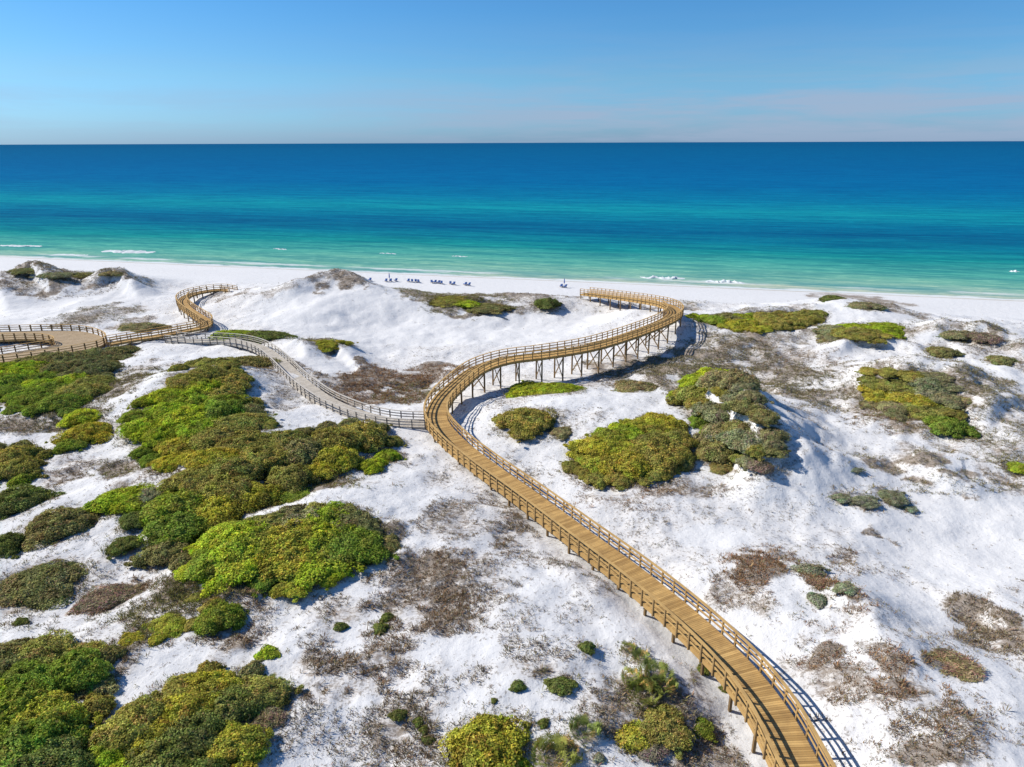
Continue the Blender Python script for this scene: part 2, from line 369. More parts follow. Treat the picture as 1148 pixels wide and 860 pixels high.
def water_material():
    m, nt = new_mat('sea_water')
    geo = N(nt, 'ShaderNodeNewGeometry')
    mp = N(nt, 'ShaderNodeMapping'); mp.vector_type = 'TEXTURE'
    mp.inputs['Location'].default_value = (0, _c, 0); mp.inputs['Rotation'].default_value = (0, 0, SH_ANG)
    L(nt, geo.outputs['Position'], mp.inputs['Vector'])
    sx = N(nt, 'ShaderNodeSeparateXYZ'); L(nt, mp.outputs['Vector'], sx.inputs[0])
    al, d = sx.outputs[0], sx.outputs[1]
    def aniso(sa, sd, scale=1.0, det=4, rough=.6):
        c = N(nt, 'ShaderNodeCombineXYZ'); L(nt, math_n(nt, 'MULTIPLY', al, sa), c.inputs[0]); L(nt, math_n(nt, 'MULTIPLY', d, sd), c.inputs[1])
        return noise(nt, c.outputs[0], scale, det, rough)
    n_big = aniso(.004, .012); n_mid = aniso(.012, .06, 1, 5, .65); n_wave = aniso(.022, .16, 1, 5, .65); n_chop = aniso(.16, .55, 1, 5, .7); n_far = aniso(.002, .02, 1, 6, .7)
    dd = math_n(nt, 'ADD', d, math_n(nt, 'MULTIPLY', math_n(nt, 'SUBTRACT', n_big, .5), 50))
    dd = math_n(nt, 'ADD', dd, math_n(nt, 'MULTIPLY', math_n(nt, 'SUBTRACT', n_mid, .5), math_n(nt, 'MINIMUM', math_n(nt, 'MULTIPLY', d, .5), 60)))
    lg = math_n(nt, 'DIVIDE', math_n(nt, 'LOGARITHM', math_n(nt, 'ADD', math_n(nt, 'MAXIMUM', dd, 0), 10), 10), 4.0)  # log10(d+10)/4
    def P(v): return math.log10(v + 10) / 4
    cl = ramp(nt, lg, [
        (P(0), (.36, .44, .34)), (P(5), (.19, .37, .30)), (P(14), (.15, .36, .27)), (P(35), (.065, .30, .24)), (P(62), (.008, .20, .195)),
        (P(88), (.002, .130, .178)), (P(118), (.001, .082, .152)), (P(150), (.001, .100, .165)), (P(215), (.003, .150, .182)), (P(290), (.001, .098, .165)),
        (P(450), (.0003, .068, .148)), (P(900), (.0003, .057, .132)), (P(2500), (.0003, .053, .118)), (P(9000), (.0004, .046, .104))])
    cl = mixc(nt, math_n(nt, 'MULTIPLY', ramp(nt, n_wave, [(.46, 0), (.58, 1)]), .8), cl, mixc(nt, 1.0, cl, (.45, .68, .82), 'MULTIPLY'))
    cl = mixc(nt, math_n(nt, 'MULTIPLY', ramp(nt, n_chop, [(.50, 0), (.62, 1)]), .6), cl, mixc(nt, 1.0, cl, (2.0, 1.45, 1.3), 'MULTIPLY'))
    cl = mixc(nt, math_n(nt, 'MULTIPLY', ramp(nt, n_far, [(.4, 0), (.7, 1)]), .35), cl, mixc(nt, 1.0, cl, (.6, .8, .9), 'MULTIPLY'))
    n_f2 = aniso(.006, .075, 1, 6, .75); n_f3 = aniso(.02, .30, 1, 4, .75)
    cl = mixc(nt, math_n(nt, 'MULTIPLY', ramp(nt, n_f2, [(.47, 0), (.60, 1)]), .40), cl, mixc(nt, 1.0, cl, (1.9, 1.28, 1.16), 'MULTIPLY'))
    cl = mixc(nt, math_n(nt, 'MULTIPLY', ramp(nt, n_f3, [(.45, 0), (.58, 1)]), .45), cl, mixc(nt, 1.0, cl, (.5, .76, .86), 'MULTIPLY'))
    n_f4 = aniso(.07, .85, 1, 3, .7)
    cl = mixc(nt, math_n(nt, 'MULTIPLY', ramp(nt, n_f4, [(.44, 0), (.60, 1)]), .34), cl, mixc(nt, 1.0, cl, (1.5, 1.35, 1.25), 'MULTIPLY'))
    # swash foam at the water's edge
    fo = aniso(.10, .35, 1, 5, .65)
    edge = math_n(nt, 'ADD', d, math_n(nt, 'MULTIPLY', math_n(nt, 'SUBTRACT', fo, .5), 9))
    fm = ramp(nt, math_n(nt, 'DIVIDE', edge, 10), [(0, 1), (.16, 1), (.30, 0)])
    f2 = ramp(nt, math_n(nt, 'ADD', math_n(nt, 'DIVIDE', edge, 10), 0), [(.55, 0), (.68, .75), (.78, .75), (.92, 0)])
    gate = ramp(nt, aniso(.03, .02, 1, 2), [(.44, 0), (.54, 1)])
    cl = mixc(nt, 1.0, cl, ramp(nt, lg, [(P(0), 1.05), (P(60), 1.2), (P(150), 1.5), (P(600), 2.0)]), 'MULTIPLY')
    fm = math_n(nt, 'MAXIMUM', fm, math_n(nt, 'MULTIPLY', f2, gate))
    cl = mixc(nt, math_n(nt, 'MULTIPLY', fm, .85), cl, (.74, .75, .74))
    df = N(nt, 'ShaderNodeBsdfDiffuse'); L(nt, cl, df.inputs['Color'])
    gl = N(nt, 'ShaderNodeBsdfGlossy'); gl.inputs['Roughness'].default_value = .22; gl.inputs['Color'].default_value = (1, 1, 1, 1)
    bp = N(nt, 'ShaderNodeBump'); bp.inputs['Strength'].default_value = .9; bp.inputs['Distance'].default_value = .6
    L(nt, math_n(nt, 'ADD', math_n(nt, 'MULTIPLY', n_wave, .9), math_n(nt, 'MULTIPLY', n_chop, .5)), bp.inputs['Height'])
    L(nt, bp.outputs[0], gl.inputs['Normal']); L(nt, bp.outputs[0], df.inputs['Normal'])
    mx = N(nt, 'ShaderNodeMixShader'); mx.inputs[0].default_value = .03
    L(nt, df.outputs[0], mx.inputs[1]); L(nt, gl.outputs[0], mx.inputs[2])
    o = N(nt, 'ShaderNodeOutputMaterial'); L(nt, mx.outputs[0], o.inputs[0]); return m

M_SAND = sand_material()
M_WATER = water_material()
M_LEAF = leaf_material('shrub_leaves')
M_COVER = leaf_material('dead_brush', .2, False)
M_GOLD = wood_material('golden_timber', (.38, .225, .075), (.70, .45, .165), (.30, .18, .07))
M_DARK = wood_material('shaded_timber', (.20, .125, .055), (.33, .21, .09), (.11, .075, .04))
M_POST = wood_material('shade_toned_timber', (.32, .20, .08), (.50, .33, .14), (.20, .125, .055))  # golden timber browned: shade of the side away from the sun, in the colour
M_TAN = wood_material('tan_decking', (.40, .29, .165), (.52, .39, .24), (.30, .21, .12))
M_GREYD = wood_material('weathered_post', (.17, .15, .135), (.30, .27, .24), (.10, .09, .08))
M_GREY = wood_material('weathered_timber', (.46, .41, .34), (.68, .62, .53), (.33, .29, .24))
M_FOAM = plain('sea_foam', (.66, .70, .70), .9, .08, 2)
M_BLUE = plain('blue_canvas', (.09, .18, .46), .7, .1)
M_LWOOD = plain('lounger_timber', (.30, .20, .11), .7, .2)

# ------------------------------------------------------------------ world and sun
SUN_EL, SUN_AZ = R(38), R(15)          # sun stands on the left, a little beyond the scene
w = bpy.data.worlds.new('World'); scene.world = w; w.use_nodes = True
nt = w.node_tree; nt.nodes.clear()
sky = N(nt, 'ShaderNodeTexSky', sky_type='NISHITA'); sky.sun_disc = False
sky.sun_elevation = SUN_EL; sky.sun_rotation = math.pi * 2 - (math.pi / 2 - SUN_AZ)
sky.altitude = 0; sky.air_density = 1.0; sky.dust_density = .35; sky.ozone_density = 2.2
tc = N(nt, 'ShaderNodeTexCoord'); g = tc.outputs['Generated']
sx = N(nt, 'ShaderNodeSeparateXYZ'); L(nt, g, sx.inputs[0])
hs = N(nt, 'ShaderNodeHueSaturation'); hs.inputs['Saturation'].default_value = 1.18; L(nt, sky.outputs[0], hs.inputs['Color'])
zz = sx.outputs[2]
c = hs.outputs[0]
bandc = ramp(nt, zz, [(0.0, (.52, .95, 2.05)), (.03, (.58, 1.05, 1.90)), (.08, (.66, 1.12, 1.62)), (.16, (.60, 1.15, 1.62)), (.40, (.80, 1.10, 1.42))])
c = mixc(nt, 1.0, c, bandc, 'MULTIPLY')
# thin low cloud bank, heavier towards +X
cm = N(nt, 'ShaderNodeMapping'); cm.inputs['Scale'].default_value = (2.2, 2.2, 26); L(nt, g, cm.inputs['Vector'])
cn = noise(nt, cm.outputs[0], 1.6, 6, .6, .3)
lowm = ramp(nt, zz, [(0.0, .8), (.03, 1), (.055, .95), (.075, .35), (.11, .12), (.16, 0)])
side = ramp(nt, math_n(nt, 'ADD', math_n(nt, 'MULTIPLY', sx.outputs[0], .5), .5), [(.36, .3), (.56, 1)])
cf = math_n(nt, 'MULTIPLY', math_n(nt, 'MULTIPLY', ramp(nt, cn, [(.40, 0), (.60, 1)]), lowm), side)
c = mixc(nt, math_n(nt, 'MULTIPLY', cf, .75), c, (4.8, 5.9, 8.0))
bg = N(nt, 'ShaderNodeBackground'); bg.inputs['Strength'].default_value = .078; L(nt, c, bg.inputs['Color'])
o = N(nt, 'ShaderNodeOutputWorld'); L(nt, bg.outputs[0], o.inputs[0])

sun_d = bpy.data.lights.new('sun', 'SUN'); sun_d.energy = 5.55; sun_d.angle = R(.53); sun_d.color = (1.0, .955, .88)
sun = bpy.data.objects.new('sun', sun_d); col.objects.link(sun)
sdir = Vector((-math.cos(SUN_EL) * math.cos(SUN_AZ), math.cos(SUN_EL) * math.sin(SUN_AZ), math.sin(SUN_EL)))
sun.rotation_euler = (-sdir).to_track_quat('-Z', 'Y').to_euler(); sun.location = (-40, 20, 60)
scene.view_settings.view_transform = 'Standard'; scene.view_settings.look = 'None'; scene.view_settings.exposure = 0
scene.cycles.max_bounces = 5; scene.cycles.diffuse_bounces = 2; scene.cycles.glossy_bounces = 2; scene.cycles.transmission_bounces = 2
scene.cycles.use_denoising = True

# ------------------------------------------------------------------ ground cover patches  (place, half sizes in picture points, amount 0..1, tint)
PATCH = [
 (470,660,55,40,.8,'brown'),(500,690,40,25,.8,'brown'),(400,750,65,35,.85,'brown'),(380,765,45,25,.8,'brown'),(450,800,40,30,.8,'greybrown'),(590,745,50,20,.8,'greybrown'),(440,720,30,20,.6,'brown'),
 (480,770,30,25,.7,'greybrown'),(420,830,60,30,.6,'greybrown'),(480,840,35,25,.7,'brown'),(560,560,70,50,.35,'greybrown'),(620,610,60,30,.3,'greybrown'),(530,590,60,30,.5,'brown'),
 (520,530,60,25,.45,'grey'),(560,690,60,35,.45,'greybrown'),(640,690,50,30,.3,'grey'),(280,670,40,22,.7,'brown'),(330,700,60,30,.4,'brown'),(270,715,30,12,.7,'brown'),
 (430,425,48,14,.95,'red'),(480,420,40,10,.9,'red'),(420,445,50,12,.95,'red'),(380,430,28,10,.8,'brown'),(460,440,40,12,.8,'olive'),
 (190,692,60,22,.95,'olive'),(250,662,55,12,.95,'olive'),(120,440,45,22,.8,'olive'),(40,470,50,14,.85,'greyolive'),(350,545,90,10,.7,'olive'),(150,522,44,12,.7,'olive'),(60,700,90,12,.5,'greyolive'),(215,650,40,20,.8,'olive'),(35,299,34,7,.9,'greyolive'),(140,304,26,7,.85,'greyolive'),(90,308,40,7,.8,'greyolive'),(375,305,20,5,.55,'greybrown'),(345,310,40,5,.6,'greybrown'),(405,318,20,7,.7,'greybrown'),(360,386,30,5,.8,'greyolive'),(405,404,14,4,.7,'brown'),(1085,375,50,8,.8,'greyolive'),(1140,385,20,16,.6,'greyolive'),(1000,430,90,40,.6,'greyolive'),(1090,480,60,50,.6,'greyolive'),(1120,430,40,40,.6,'greyolive'),(850,372,90,16,.6,'greyolive'),(870,400,60,16,.6,'brown'),(940,410,30,20,.5,'brown'),(590,560,40,40,.5,'greybrown'),(650,640,30,30,.45,'grey'),(540,640,50,30,.5,'brown'),(610,740,60,30,.5,'greybrown'),(380,680,50,30,.45,'greybrown'),(300,770,60,60,.4,'grey'),(900,760,40,40,.5,'brown'),(1000,800,70,30,.55,'brown'),(1090,830,50,30,.5,'brown'),(110,350,38,12,.8,'greyolive'),(150,362,25,6,.6,'greybrown'),(60,312,60,14,.75,'greybrown'),(120,315,40,12,.75,'greybrown'),(20,310,25,14,.7,'greybrown'),
 (330,320,75,6,.6,'greybrown'),(250,330,35,7,.6,'greybrown'),(385,310,35,8,.7,'greybrown'),(410,330,20,14,.5,'grey'),(470,345,60,14,.35,'grey'),(500,330,60,8,.9,'olive'),(530,342,50,10,.85,'olive'),(580,332,50,8,.7,'greybrown'),(640,340,30,10,.5,'grey'),
 (690,358,45,10,.25,'grey'),(720,410,70,12,.85,'greyolive'),(800,395,60,20,.9,'greyolive'),(850,420,70,22,.8,'greyolive'),(900,440,50,18,.7,'greyolive'),(760,425,40,14,.7,'greyolive'),(690,425,60,12,.7,'greybrown'),
 (700,345,50,5,.6,'greyolive'),(760,340,30,5,.6,'greyolive'),(860,345,60,8,.6,'greyolive'),(955,335,45,8,.8,'greyolive'),(990,340,25,9,.7,'grey'),(1050,362,50,10,.7,'greyolive'),(1110,372,35,12,.85,'greyolive'),(1120,400,35,30,.5,'grey'),(1060,395,40,12,.5,'grey'),
 (1090,420,60,20,.6,'greyolive'),(1110,460,50,30,.55,'greyolive'),(1020,470,60,20,.6,'red'),(950,455,35,25,.5,'brown'),(930,480,60,25,.35,'grey'),(1010,515,70,16,.6,'greyolive'),(1080,540,60,8,.75,'greyolive'),(1135,520,25,12,.8,'olive'),(1135,535,30,14,.5,'greybrown'),
 (850,530,50,20,.5,'grey'),(900,490,60,30,.3,'grey'),(860,575,60,20,.25,'grey'),(700,560,60,18,.5,'red'),(650,520,30,25,.6,'red'),(760,545,50,14,.5,'brown'),(700,590,60,20,.3,'greybrown'),(640,470,50,12,.4,'greybrown'),(560,470,30,25,.3,'grey'),(550,455,40,20,.3,'brown'),
 (845,640,32,24,.95,'red'),(855,620,35,14,.6,'red'),(900,640,30,20,.6,'brown'),(918,655,14,16,.95,'red'),(955,665,22,14,.7,'red'),(830,660,40,25,.5,'brown'),(930,738,30,10,.9,'red'),(930,700,40,20,.5,'red'),(1010,735,34,16,.9,'red'),(1020,770,40,20,.75,'red'),(960,770,40,25,.5,'red'),
 (1065,737,26,8,.95,'red'),(1120,700,40,30,.85,'greybrown'),(1095,710,30,16,.8,'greybrown'),(1140,660,25,20,.5,'greyolive'),(1030,840,50,25,.7,'brown'),(1080,800,60,25,.45,'brown'),(970,810,60,30,.3,'brown'),(960,640,25,25,.4,'brown'),(990,604,22,8,.55,'grey'),(1010,618,25,8,.3,'grey'),
 (1080,640,30,10,.3,'grey'),(935,620,25,8,.6,'brown'),(930,590,14,5,.6,'brown'),
 (720,810,60,45,.7,'greybrown'),(780,850,60,25,.7,'greybrown'),(760,770,40,30,.5,'grey'),(690,780,30,20,.4,'greybrown'),(640,850,40,20,.5,'brown'),(780,800,40,30,.6,'grey'),(650,750,40,20,.35,'greybrown'),(540,770,40,20,.45,'greybrown'),
 (120,640,60,40,.35,'brown'),(100,520,60,14,.45,'brown'),(120,450,40,20,.55,'greybrown'),(60,540,40,10,.5,'brown'),(160,420,45,18,.5,'greybrown'),(40,470,50,12,.7,'brown'),(320,430,50,20,.4,'greybrown'),(310,450,40,22,.35,'grey'),(290,410,50,10,.6,'brown'),(340,415,40,6,.5,'brown'),
 (150,720,60,25,.55,'brown'),(180,680,50,20,.5,'olive'),(230,720,50,20,.55,'brown'),(60,690,60,14,.3,'grey'),(130,665,36,16,.9,'brown'),(110,760,40,20,.5,'brown'),(320,760,50,30,.4,'grey'),(340,820,50,40,.4,'grey'),
 (440,515,30,10,.7,'brown'),(350,545,60,8,.5,'brown'),(400,575,40,10,.5,'brown'),(435,600,20,30,.7,'greybrown'),(200,640,60,30,.5,'brown'),(170,540,60,16,.5,'brown'),
]
CLEAN = [ (1050,610,80,45),(1110,590,60,30),(960,560,55,25),(390,350,80,30),(560,370,100,20),(480,375,80,16),(640,362,60,10),(370,400,40,16),(620,555,12,40),(520,500,30,14),(100,335,70,12),(40,342,40,14),(1010,670,40,20),(760,720,20,20),(690,640,30,20),(800,600,40,12),(1130,760,30,20)]
def ell(px, py, rx, ry):
    x, y = hit([px, px, px], [py, py - ry, py + ry]); s = pxm(x[0], y[0])
    return x[0], y[0], max(rx / s, .3), max(.5, min(abs(y[1] - y[0]), abs(y[2] - y[0]) * 1.6, 25))
EP = [ell(*p[:4]) + p[4:] for p in PATCH]
EC = [ell(*p) for p in CLEAN]
def cover_field(x, y):
    f = np.zeros_like(x); x0, y0 = x, y
    wx = fbm(x * .28, y * .28, 81, 3); wy = fbm(x * .28, y * .28, 91, 3); sc = .05 * np.maximum(y, 20)
    x = x + wx * (2.2 + sc); y = y + wy * (2.2 + sc * 1.6)
    for cx, cy, a, b, am, _ in EP:
        q = ((x - cx) / a) ** 2 + ((y - cy) / b) ** 2
        f = np.maximum(f, am * sstep(1.5, .3, q))
    f = np.clip(f * (.55 + 1.3 * vnoise(x0 * .4, y0 * .33, 44) * (.4 + .8 * vnoise(x0 * .13, y0 * .1, 46))), 0, 1)
    x, y = x0, y0
    base = (.23 + .60 * fbm(x * .07, y * .10, 61, 3).clip(-.35, .5)) * sstep(26, 40, shore_d(x, y))
    cl = np.zeros_like(x)
    for cx, cy, a, b in EC:
        q = ((x - cx) / a) ** 2 + ((y - cy) / b) ** 2
        cl = np.maximum(cl, sstep(1.6, .6, q))
    return np.maximum(f, base) * (1 - .92 * cl * (f < .6))

# ------------------------------------------------------------------ sea
ca, sa = math.cos(SH_ANG), math.sin(SH_ANG)
def sea_pt(al, d): return (al * ca - d * sa, _c + al * sa + d * ca, 0.0)
ds = [-6, 20, 60, 120, 200, 400, 900, 3000, 12000, 60000, 140000]
als = [-140000, -20000, -2000, -400, -150, 0, 150, 400, 2000, 20000, 140000]
V = [sea_pt(a, d) for d in ds for a in als]; na = len(als)
Q = [(i * na + j, i * na + j + 1, (i + 1) * na + j + 1, (i + 1) * na + j) for i in range(len(ds) - 1) for j in range(na - 1)]
tag(add_obj('sea', mesh_np('sea', np.array(V), np.array(Q), M_WATER)), kind='structure')

def breaker(px0, px1, py, h, wd, seed):
    x0, y0 = unproj(px0, py, 0); x1, y1 = unproj(px1, py + (px1 - px0) * .03, 0)
    n = 60; t = np.linspace(0, 1, n); r = np.random.default_rng(seed)
    cx = x0 + (x1 - x0) * t; cy = y0 + (y1 - y0) * t + fbm(t * 6, t * 0, seed, 3) * 3
    k = 7; V = []
    hh = h * np.sin(np.pi * np.clip(t, .02, .98)) ** .6 * (.25 + 1.3 * vnoise(t * 22, t * 0, seed))
    for j in range(k):
        v = j / (k - 1); off = (v - .5) * wd * (1.0 + .8 * (vnoise(t * 12, t * 0 + j * 3.1, seed) - .5))
        V.append(np.stack([cx, cy + off, hh * math.sin(math.pi * v) * (.7 + .6 * vnoise(t * 40, t * 0 + j, seed + 1)) - .03], 1))
    V = np.stack(V, 1).reshape(-1, 3)
    Q = [(i * k + j, (i + 1) * k + j, (i + 1) * k + j + 1, i * k + j + 1) for i in range(n - 1) for j in range(k - 1)]
    tag(add_obj('breaking_wave', mesh_np('breaking_wave', V, np.array(Q), M_FOAM, smooth=True)), kind='structure')
for a in [(116, 172, 281.5, .42, 5.5, 1), (0, 46, 275, .25, 3.5, 2), (718, 768, 311, .5, 2.6, 3), (790, 834, 315.5, .4, 2.4, 4), (306, 322, 279, .15, 2.0, 5), (1130, 1142, 304, .3, 1.6, 6), (505, 525, 287, .12, 1.6, 7), (425, 445, 284, .12, 1.5, 8), (60, 100, 285, .15, 2.5, 9)]:
    breaker(*a)

# ------------------------------------------------------------------ boardwalks
def catmull(P, step=.25):
    P = np.asarray(P, float); P = np.vstack([2 * P[0] - P[1], P, 2 * P[-1] - P[-2]]); out = []
    for i in range(1, len(P) - 2):
        p0, p1, p2, p3 = P[i - 1], P[i], P[i + 1], P[i + 2]
        n = max(2, int(np.linalg.norm(p2 - p1) / step)); t = np.linspace(0, 1, n, endpoint=False)[:, None]
        out.append(.5 * ((2 * p1) + (-p0 + p2) * t + (2 * p0 - 5 * p1 + 4 * p2 - p3) * t * t + (-p0 + 3 * p1 - 3 * p2 + p3) * t ** 3))
    out.append(P[-2][None]); return np.vstack(out)
def resample(P, step):
    s = np.concatenate([[0], np.cumsum(np.linalg.norm(np.diff(P[:, :3], axis=0), axis=1))])
    n = max(2, int(round(s[-1] / step)) + 1); q = np.linspace(0, s[-1], n)
    return np.stack([np.interp(q, s, P[:, k]) for k in range(P.shape[1])], 1)
def smooth(P, it=6):
    P = P.copy()
    for _ in range(it): P[1:-1] = .25 * P[:-2] + .5 * P[1:-1] + .25 * P[2:]
    return P
def frame(P):
    T = np.gradient(P[:, :2], axis=0); T /= np.linalg.norm(T, axis=1)[:, None] + 1e-9
    S = np.stack([-T[:, 1], T[:, 0], 0 * T[:, 0]], 1)      # left side
    return S
def path_px(pts):
    p = np.array(pts, float); x, y = unproj(p[:, 0], p[:, 1], p[:, 2]); return np.stack([x, y, p[:, 2]], 1)

UP = np.array([0, 0, 1.0])
def boardwalk(name, label, cat, C, half_w, mat, post_step, plank, rail_h=1.07, pile_every=2, brace=False, group=None, rails=(1, -1), left=None, right=None, post_mat=None, pile_mat=None, deck_mat=None, pile_step=3.1, post_w=.055):
    """C: centre line; or left and right edge lines of equal length"""
    root = bpy.data.objects.new(name, None); col.objects.link(root); tag(root, label, cat, group)
    if left is None:
        S = frame(C); Lf = C + S * half_w; Rt = C - S * half_w
    else: Lf, Rt = left, right; C = (Lf + Rt) / 2
    root.location = tuple(C[0]); base = C[0].copy()
    def fin(mb, nm): 
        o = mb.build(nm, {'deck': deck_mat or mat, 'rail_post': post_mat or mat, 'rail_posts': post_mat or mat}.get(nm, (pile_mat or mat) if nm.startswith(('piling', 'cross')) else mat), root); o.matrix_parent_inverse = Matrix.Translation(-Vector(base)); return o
    # deck planks
    s = np.concatenate([[0], np.cumsum(np.linalg.norm(np.diff(C, axis=0), axis=1))]); tot = s[-1]
    n = int(tot / plank); q0 = np.arange(n) * plank; q1 = q0 + plank - .014
    def at(E, q): return np.stack([np.interp(q, s, E[:, k]) for k in range(3)], 1)
    a0, a1, b0, b1 = at(Lf, q0), at(Lf, q1), at(Rt, q0), at(Rt, q1)
    jz = (rng.random(n) - .5) * .008; dn = np.array([0, 0, -.045])
    for a in (a0, a1, b0, b1): a[:, 2] += jz
    V = np.stack([a0, a1, b0, b1, a0 + dn, a1 + dn, b0 + dn, b1 + dn], 1).reshape(-1, 3)
    Fb = np.array([(0, 1, 3, 2), (4, 6, 7, 5), (0, 4, 5, 1), (2, 3, 7, 6), (0, 2, 6, 4), (1, 5, 7, 3)])
    Fq = (np.arange(n)[:, None, None] * 8 + Fb[None]).reshape(-1, 4)
    tone = np.repeat(np.clip(rng.normal(.5, .32, n), 0, 1), 8)
    mb = MB(); mb.add(V, Fq, tone); fin(mb, 'deck')
    posts = []
    for side, E in ((1, Lf), (-1, Rt)):
        E2 = resample(smooth(E, 3), .5); S = frame(E2)
        mb = MB(); mb.strip(E2 - UP * .20 + S * side * .03, S, UP, .025, .165, .45); fin(mb, 'edge_beam')
        if side not in rails: continue
        mb = MB(); mb.strip(E2 + UP * (rail_h + .02) + S * side * .05, S, UP, .10, .026, .75); fin(mb, 'handrail')
        for fr_ in (.66, .30):
            mb = MB(); mb.strip(E2 + UP * rail_h * fr_ + S * side * .075, S, UP, .022, .06, .6); fin(mb, 'mid_rail')
        Ep = resample(smooth(E, 3), post_step); Sp = frame(Ep)
        gz = H(Ep[:, 0], Ep[:, 1])
        for i in range(len(Ep)):
            p = Ep[i]; T = np.array([Sp[i][1], -Sp[i][0], 0]); sd = Sp[i] * side
            dist = math.hypot(p[0], p[1])
            posts.append((dist, p, T, sd, gz[i], i, side))
    def put_many(items, nm, fn, limit=100):
        items = sorted(items, key=lambda t: t[0])
        for it in items[:limit]:
            mb = MB(); fn(mb, it); fin(mb, nm)
        if len(items) > limit:
            mb = MB()
            for it in items[limit:]: fn(mb, it)
            fin(mb, nm + 's')['kind'] = 'stuff'
    def post(mb, t):
        _, p, T, sd, gz, i, side = t
        z0 = p[2] - .38; z1 = p[2] + rail_h
        mb.box((p[0] + sd[0] * .10, p[1] + sd[1] * .10, (z0 + z1) / 2), T * post_w, sd * post_w, UP * (z1 - z0) / 2, random.uniform(.25, .6))
    if posts: put_many(posts, 'rail_post', post)
    # pilings with cross beams
    Cp = resample(C, pile_step); nC = len(Cp); qs = np.linspace(0, 1, nC) * tot
    La, Ra = at(Lf, qs), at(Rt, qs); piles = []; caps = []; braces = []
    for i in range(nC):
        d = Ra[i] - La[i]; wdt = np.linalg.norm(d); d = d / wdt; T = np.array([-d[1], d[0], 0])
        dist = math.hypot(Cp[i][0], Cp[i][1])
        ends = []
        for e, sg in ((La[i], 1), (Ra[i], -1)):
            p = e + d * sg * .12; g = Hz(p[0], p[1]); ends.append((p, g))
            piles.append((dist, p, g, d, T))
        caps.append((dist, La[i] + d * .05, Ra[i] - d * .05))
        if brace and min(ends[0][0][2] - ends[0][1], ends[1][0][2] - ends[1][1]) > 2.7:
            (p, g), (q, h) = ends
            braces.append((dist, (p[0], p[1], p[2] - .5), (q[0], q[1], h + .4))); braces.append((dist, (q[0], q[1], q[2] - .5), (p[0], p[1], g + .4)))
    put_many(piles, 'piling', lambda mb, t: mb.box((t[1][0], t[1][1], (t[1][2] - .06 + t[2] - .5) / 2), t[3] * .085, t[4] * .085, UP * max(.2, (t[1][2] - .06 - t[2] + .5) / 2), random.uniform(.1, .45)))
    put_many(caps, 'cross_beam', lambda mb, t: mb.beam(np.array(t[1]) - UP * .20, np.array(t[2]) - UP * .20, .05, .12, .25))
    if braces: put_many(braces, 'cross_brace', lambda mb, t: mb.beam(t[1], t[2], .03, .08, .35))
    return root

MAIN = [(960,1010,5.0),(916,905,5.0),(891,855,5.0),(864,803,5.0),(826,752,5.0),(771,698,5.0),(710,647,5.0),(650,602,5.0),(590,557,5.0),(540,521,5.1),(506,493,5.3),(489,470,5.6),(495,449,6.0),(516,428,6.6),(537,413,7.2),(568,403,7.7),(610,397.5,8.0),(660,389,8.0),(700,377.5,8.0),(733,365.5,8.0),(751,357,8.0),(757,350,8.0),(750,343.5,7.8),(733,339,7.3),(700,334,6.5),(656,328.5,5.4)]
mainC = smooth(resample(catmull(path_px(MAIN)), .25), 9)
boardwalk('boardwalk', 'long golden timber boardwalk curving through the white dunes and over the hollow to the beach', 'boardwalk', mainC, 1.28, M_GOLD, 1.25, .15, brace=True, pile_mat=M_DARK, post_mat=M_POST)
GREY = [(477,474.5,4.9),(455,474,5.0),(428,471,5.0),(395,462,5.0),(362,447,5.0),(335,427,5.0),(312,405,5.1),(293,391,5.1),(270,384,5.1),(240,381.5,4.8),(212,382,4.6),(192,380,4.5)]
greyC = smooth(resample(catmull(path_px(GREY)), .25), 8)
boardwalk('boardwalk', 'weathered pale grey boardwalk winding up from the junction with the long golden one', 'boardwalk', greyC, 1.15, M_GREY, 1.5, .16, rail_h=.95, post_mat=M_GREYD, pile_mat=M_GREYD)
SNAKE = [(122,385,4.6),(150,380,4.6),(180,375.5,4.7),(206,370.5,4.8),(226,366.5,5.0),(232,361,5.1),(222,354,5.2),(210,346,5.3),(204,338,5.3),(210,331.5,5.2),(226,327,5.1),(246,324.5,5.0),(262,327,4.9)]
snC = smooth(resample(catmull(path_px(SNAKE)), .25), 8)
boardwalk('boardwalk', 'narrow golden boardwalk doubling back in a tight S bend beside the tall bare dune', 'boardwalk', snC, .95, M_GOLD, 1.6, .16, post_mat=M_DARK, pile_mat=M_DARK)
# the loop: outer and inner edges
OUT = [(-70,372,4.4),(0,371.5,4.4),(50,370.5,4.4),(85,371,4.4),(108,375,4.4),(119,381.5,4.4),(112,388,4.4),(90,393,4.4),(60,398,4.4),(20,404,4.4),(-60,412,4.4)]
INN = [(-70,383,4.4),(0,381,4.4),(25,380,4.4),(45,380.5,4.4),(57,382.5,4.4),(62,385,4.4),(60,387,4.4),(50,389.5,4.4),(36,391.5,4.4),(0,397,4.4),(-60,405,4.4)]
def edge(pts, n=360):
    P = smooth(catmull(path_px(pts)), 8); Rr = resample(P, .1); k = np.linspace(0, len(Rr) - 1, n).round().astype(int); return Rr[k]
def paired(A, B, n=300):
    a, b = path_px(A), path_px(B); t = np.linspace(0, len(A) - 1, n)
    def ev(P):
        P2 = np.vstack([2 * P[0] - P[1], P, 2 * P[-1] - P[-2]]); i = np.clip(t.astype(int), 0, len(P) - 2); u = (t - i)[:, None]
        p0, p1, p2, p3 = P2[i], P2[i + 1], P2[i + 2], P2[i + 3]
        return .5 * ((2 * p1) + (-p0 + p2) * u + (2 * p0 - 5 * p1 + 4 * p2 - p3) * u * u + (-p0 + 3 * p1 - 3 * p2 + p3) * u ** 3)
    return smooth(ev(a), 4), smooth(ev(b), 4)
lo, li = paired(OUT, INN)
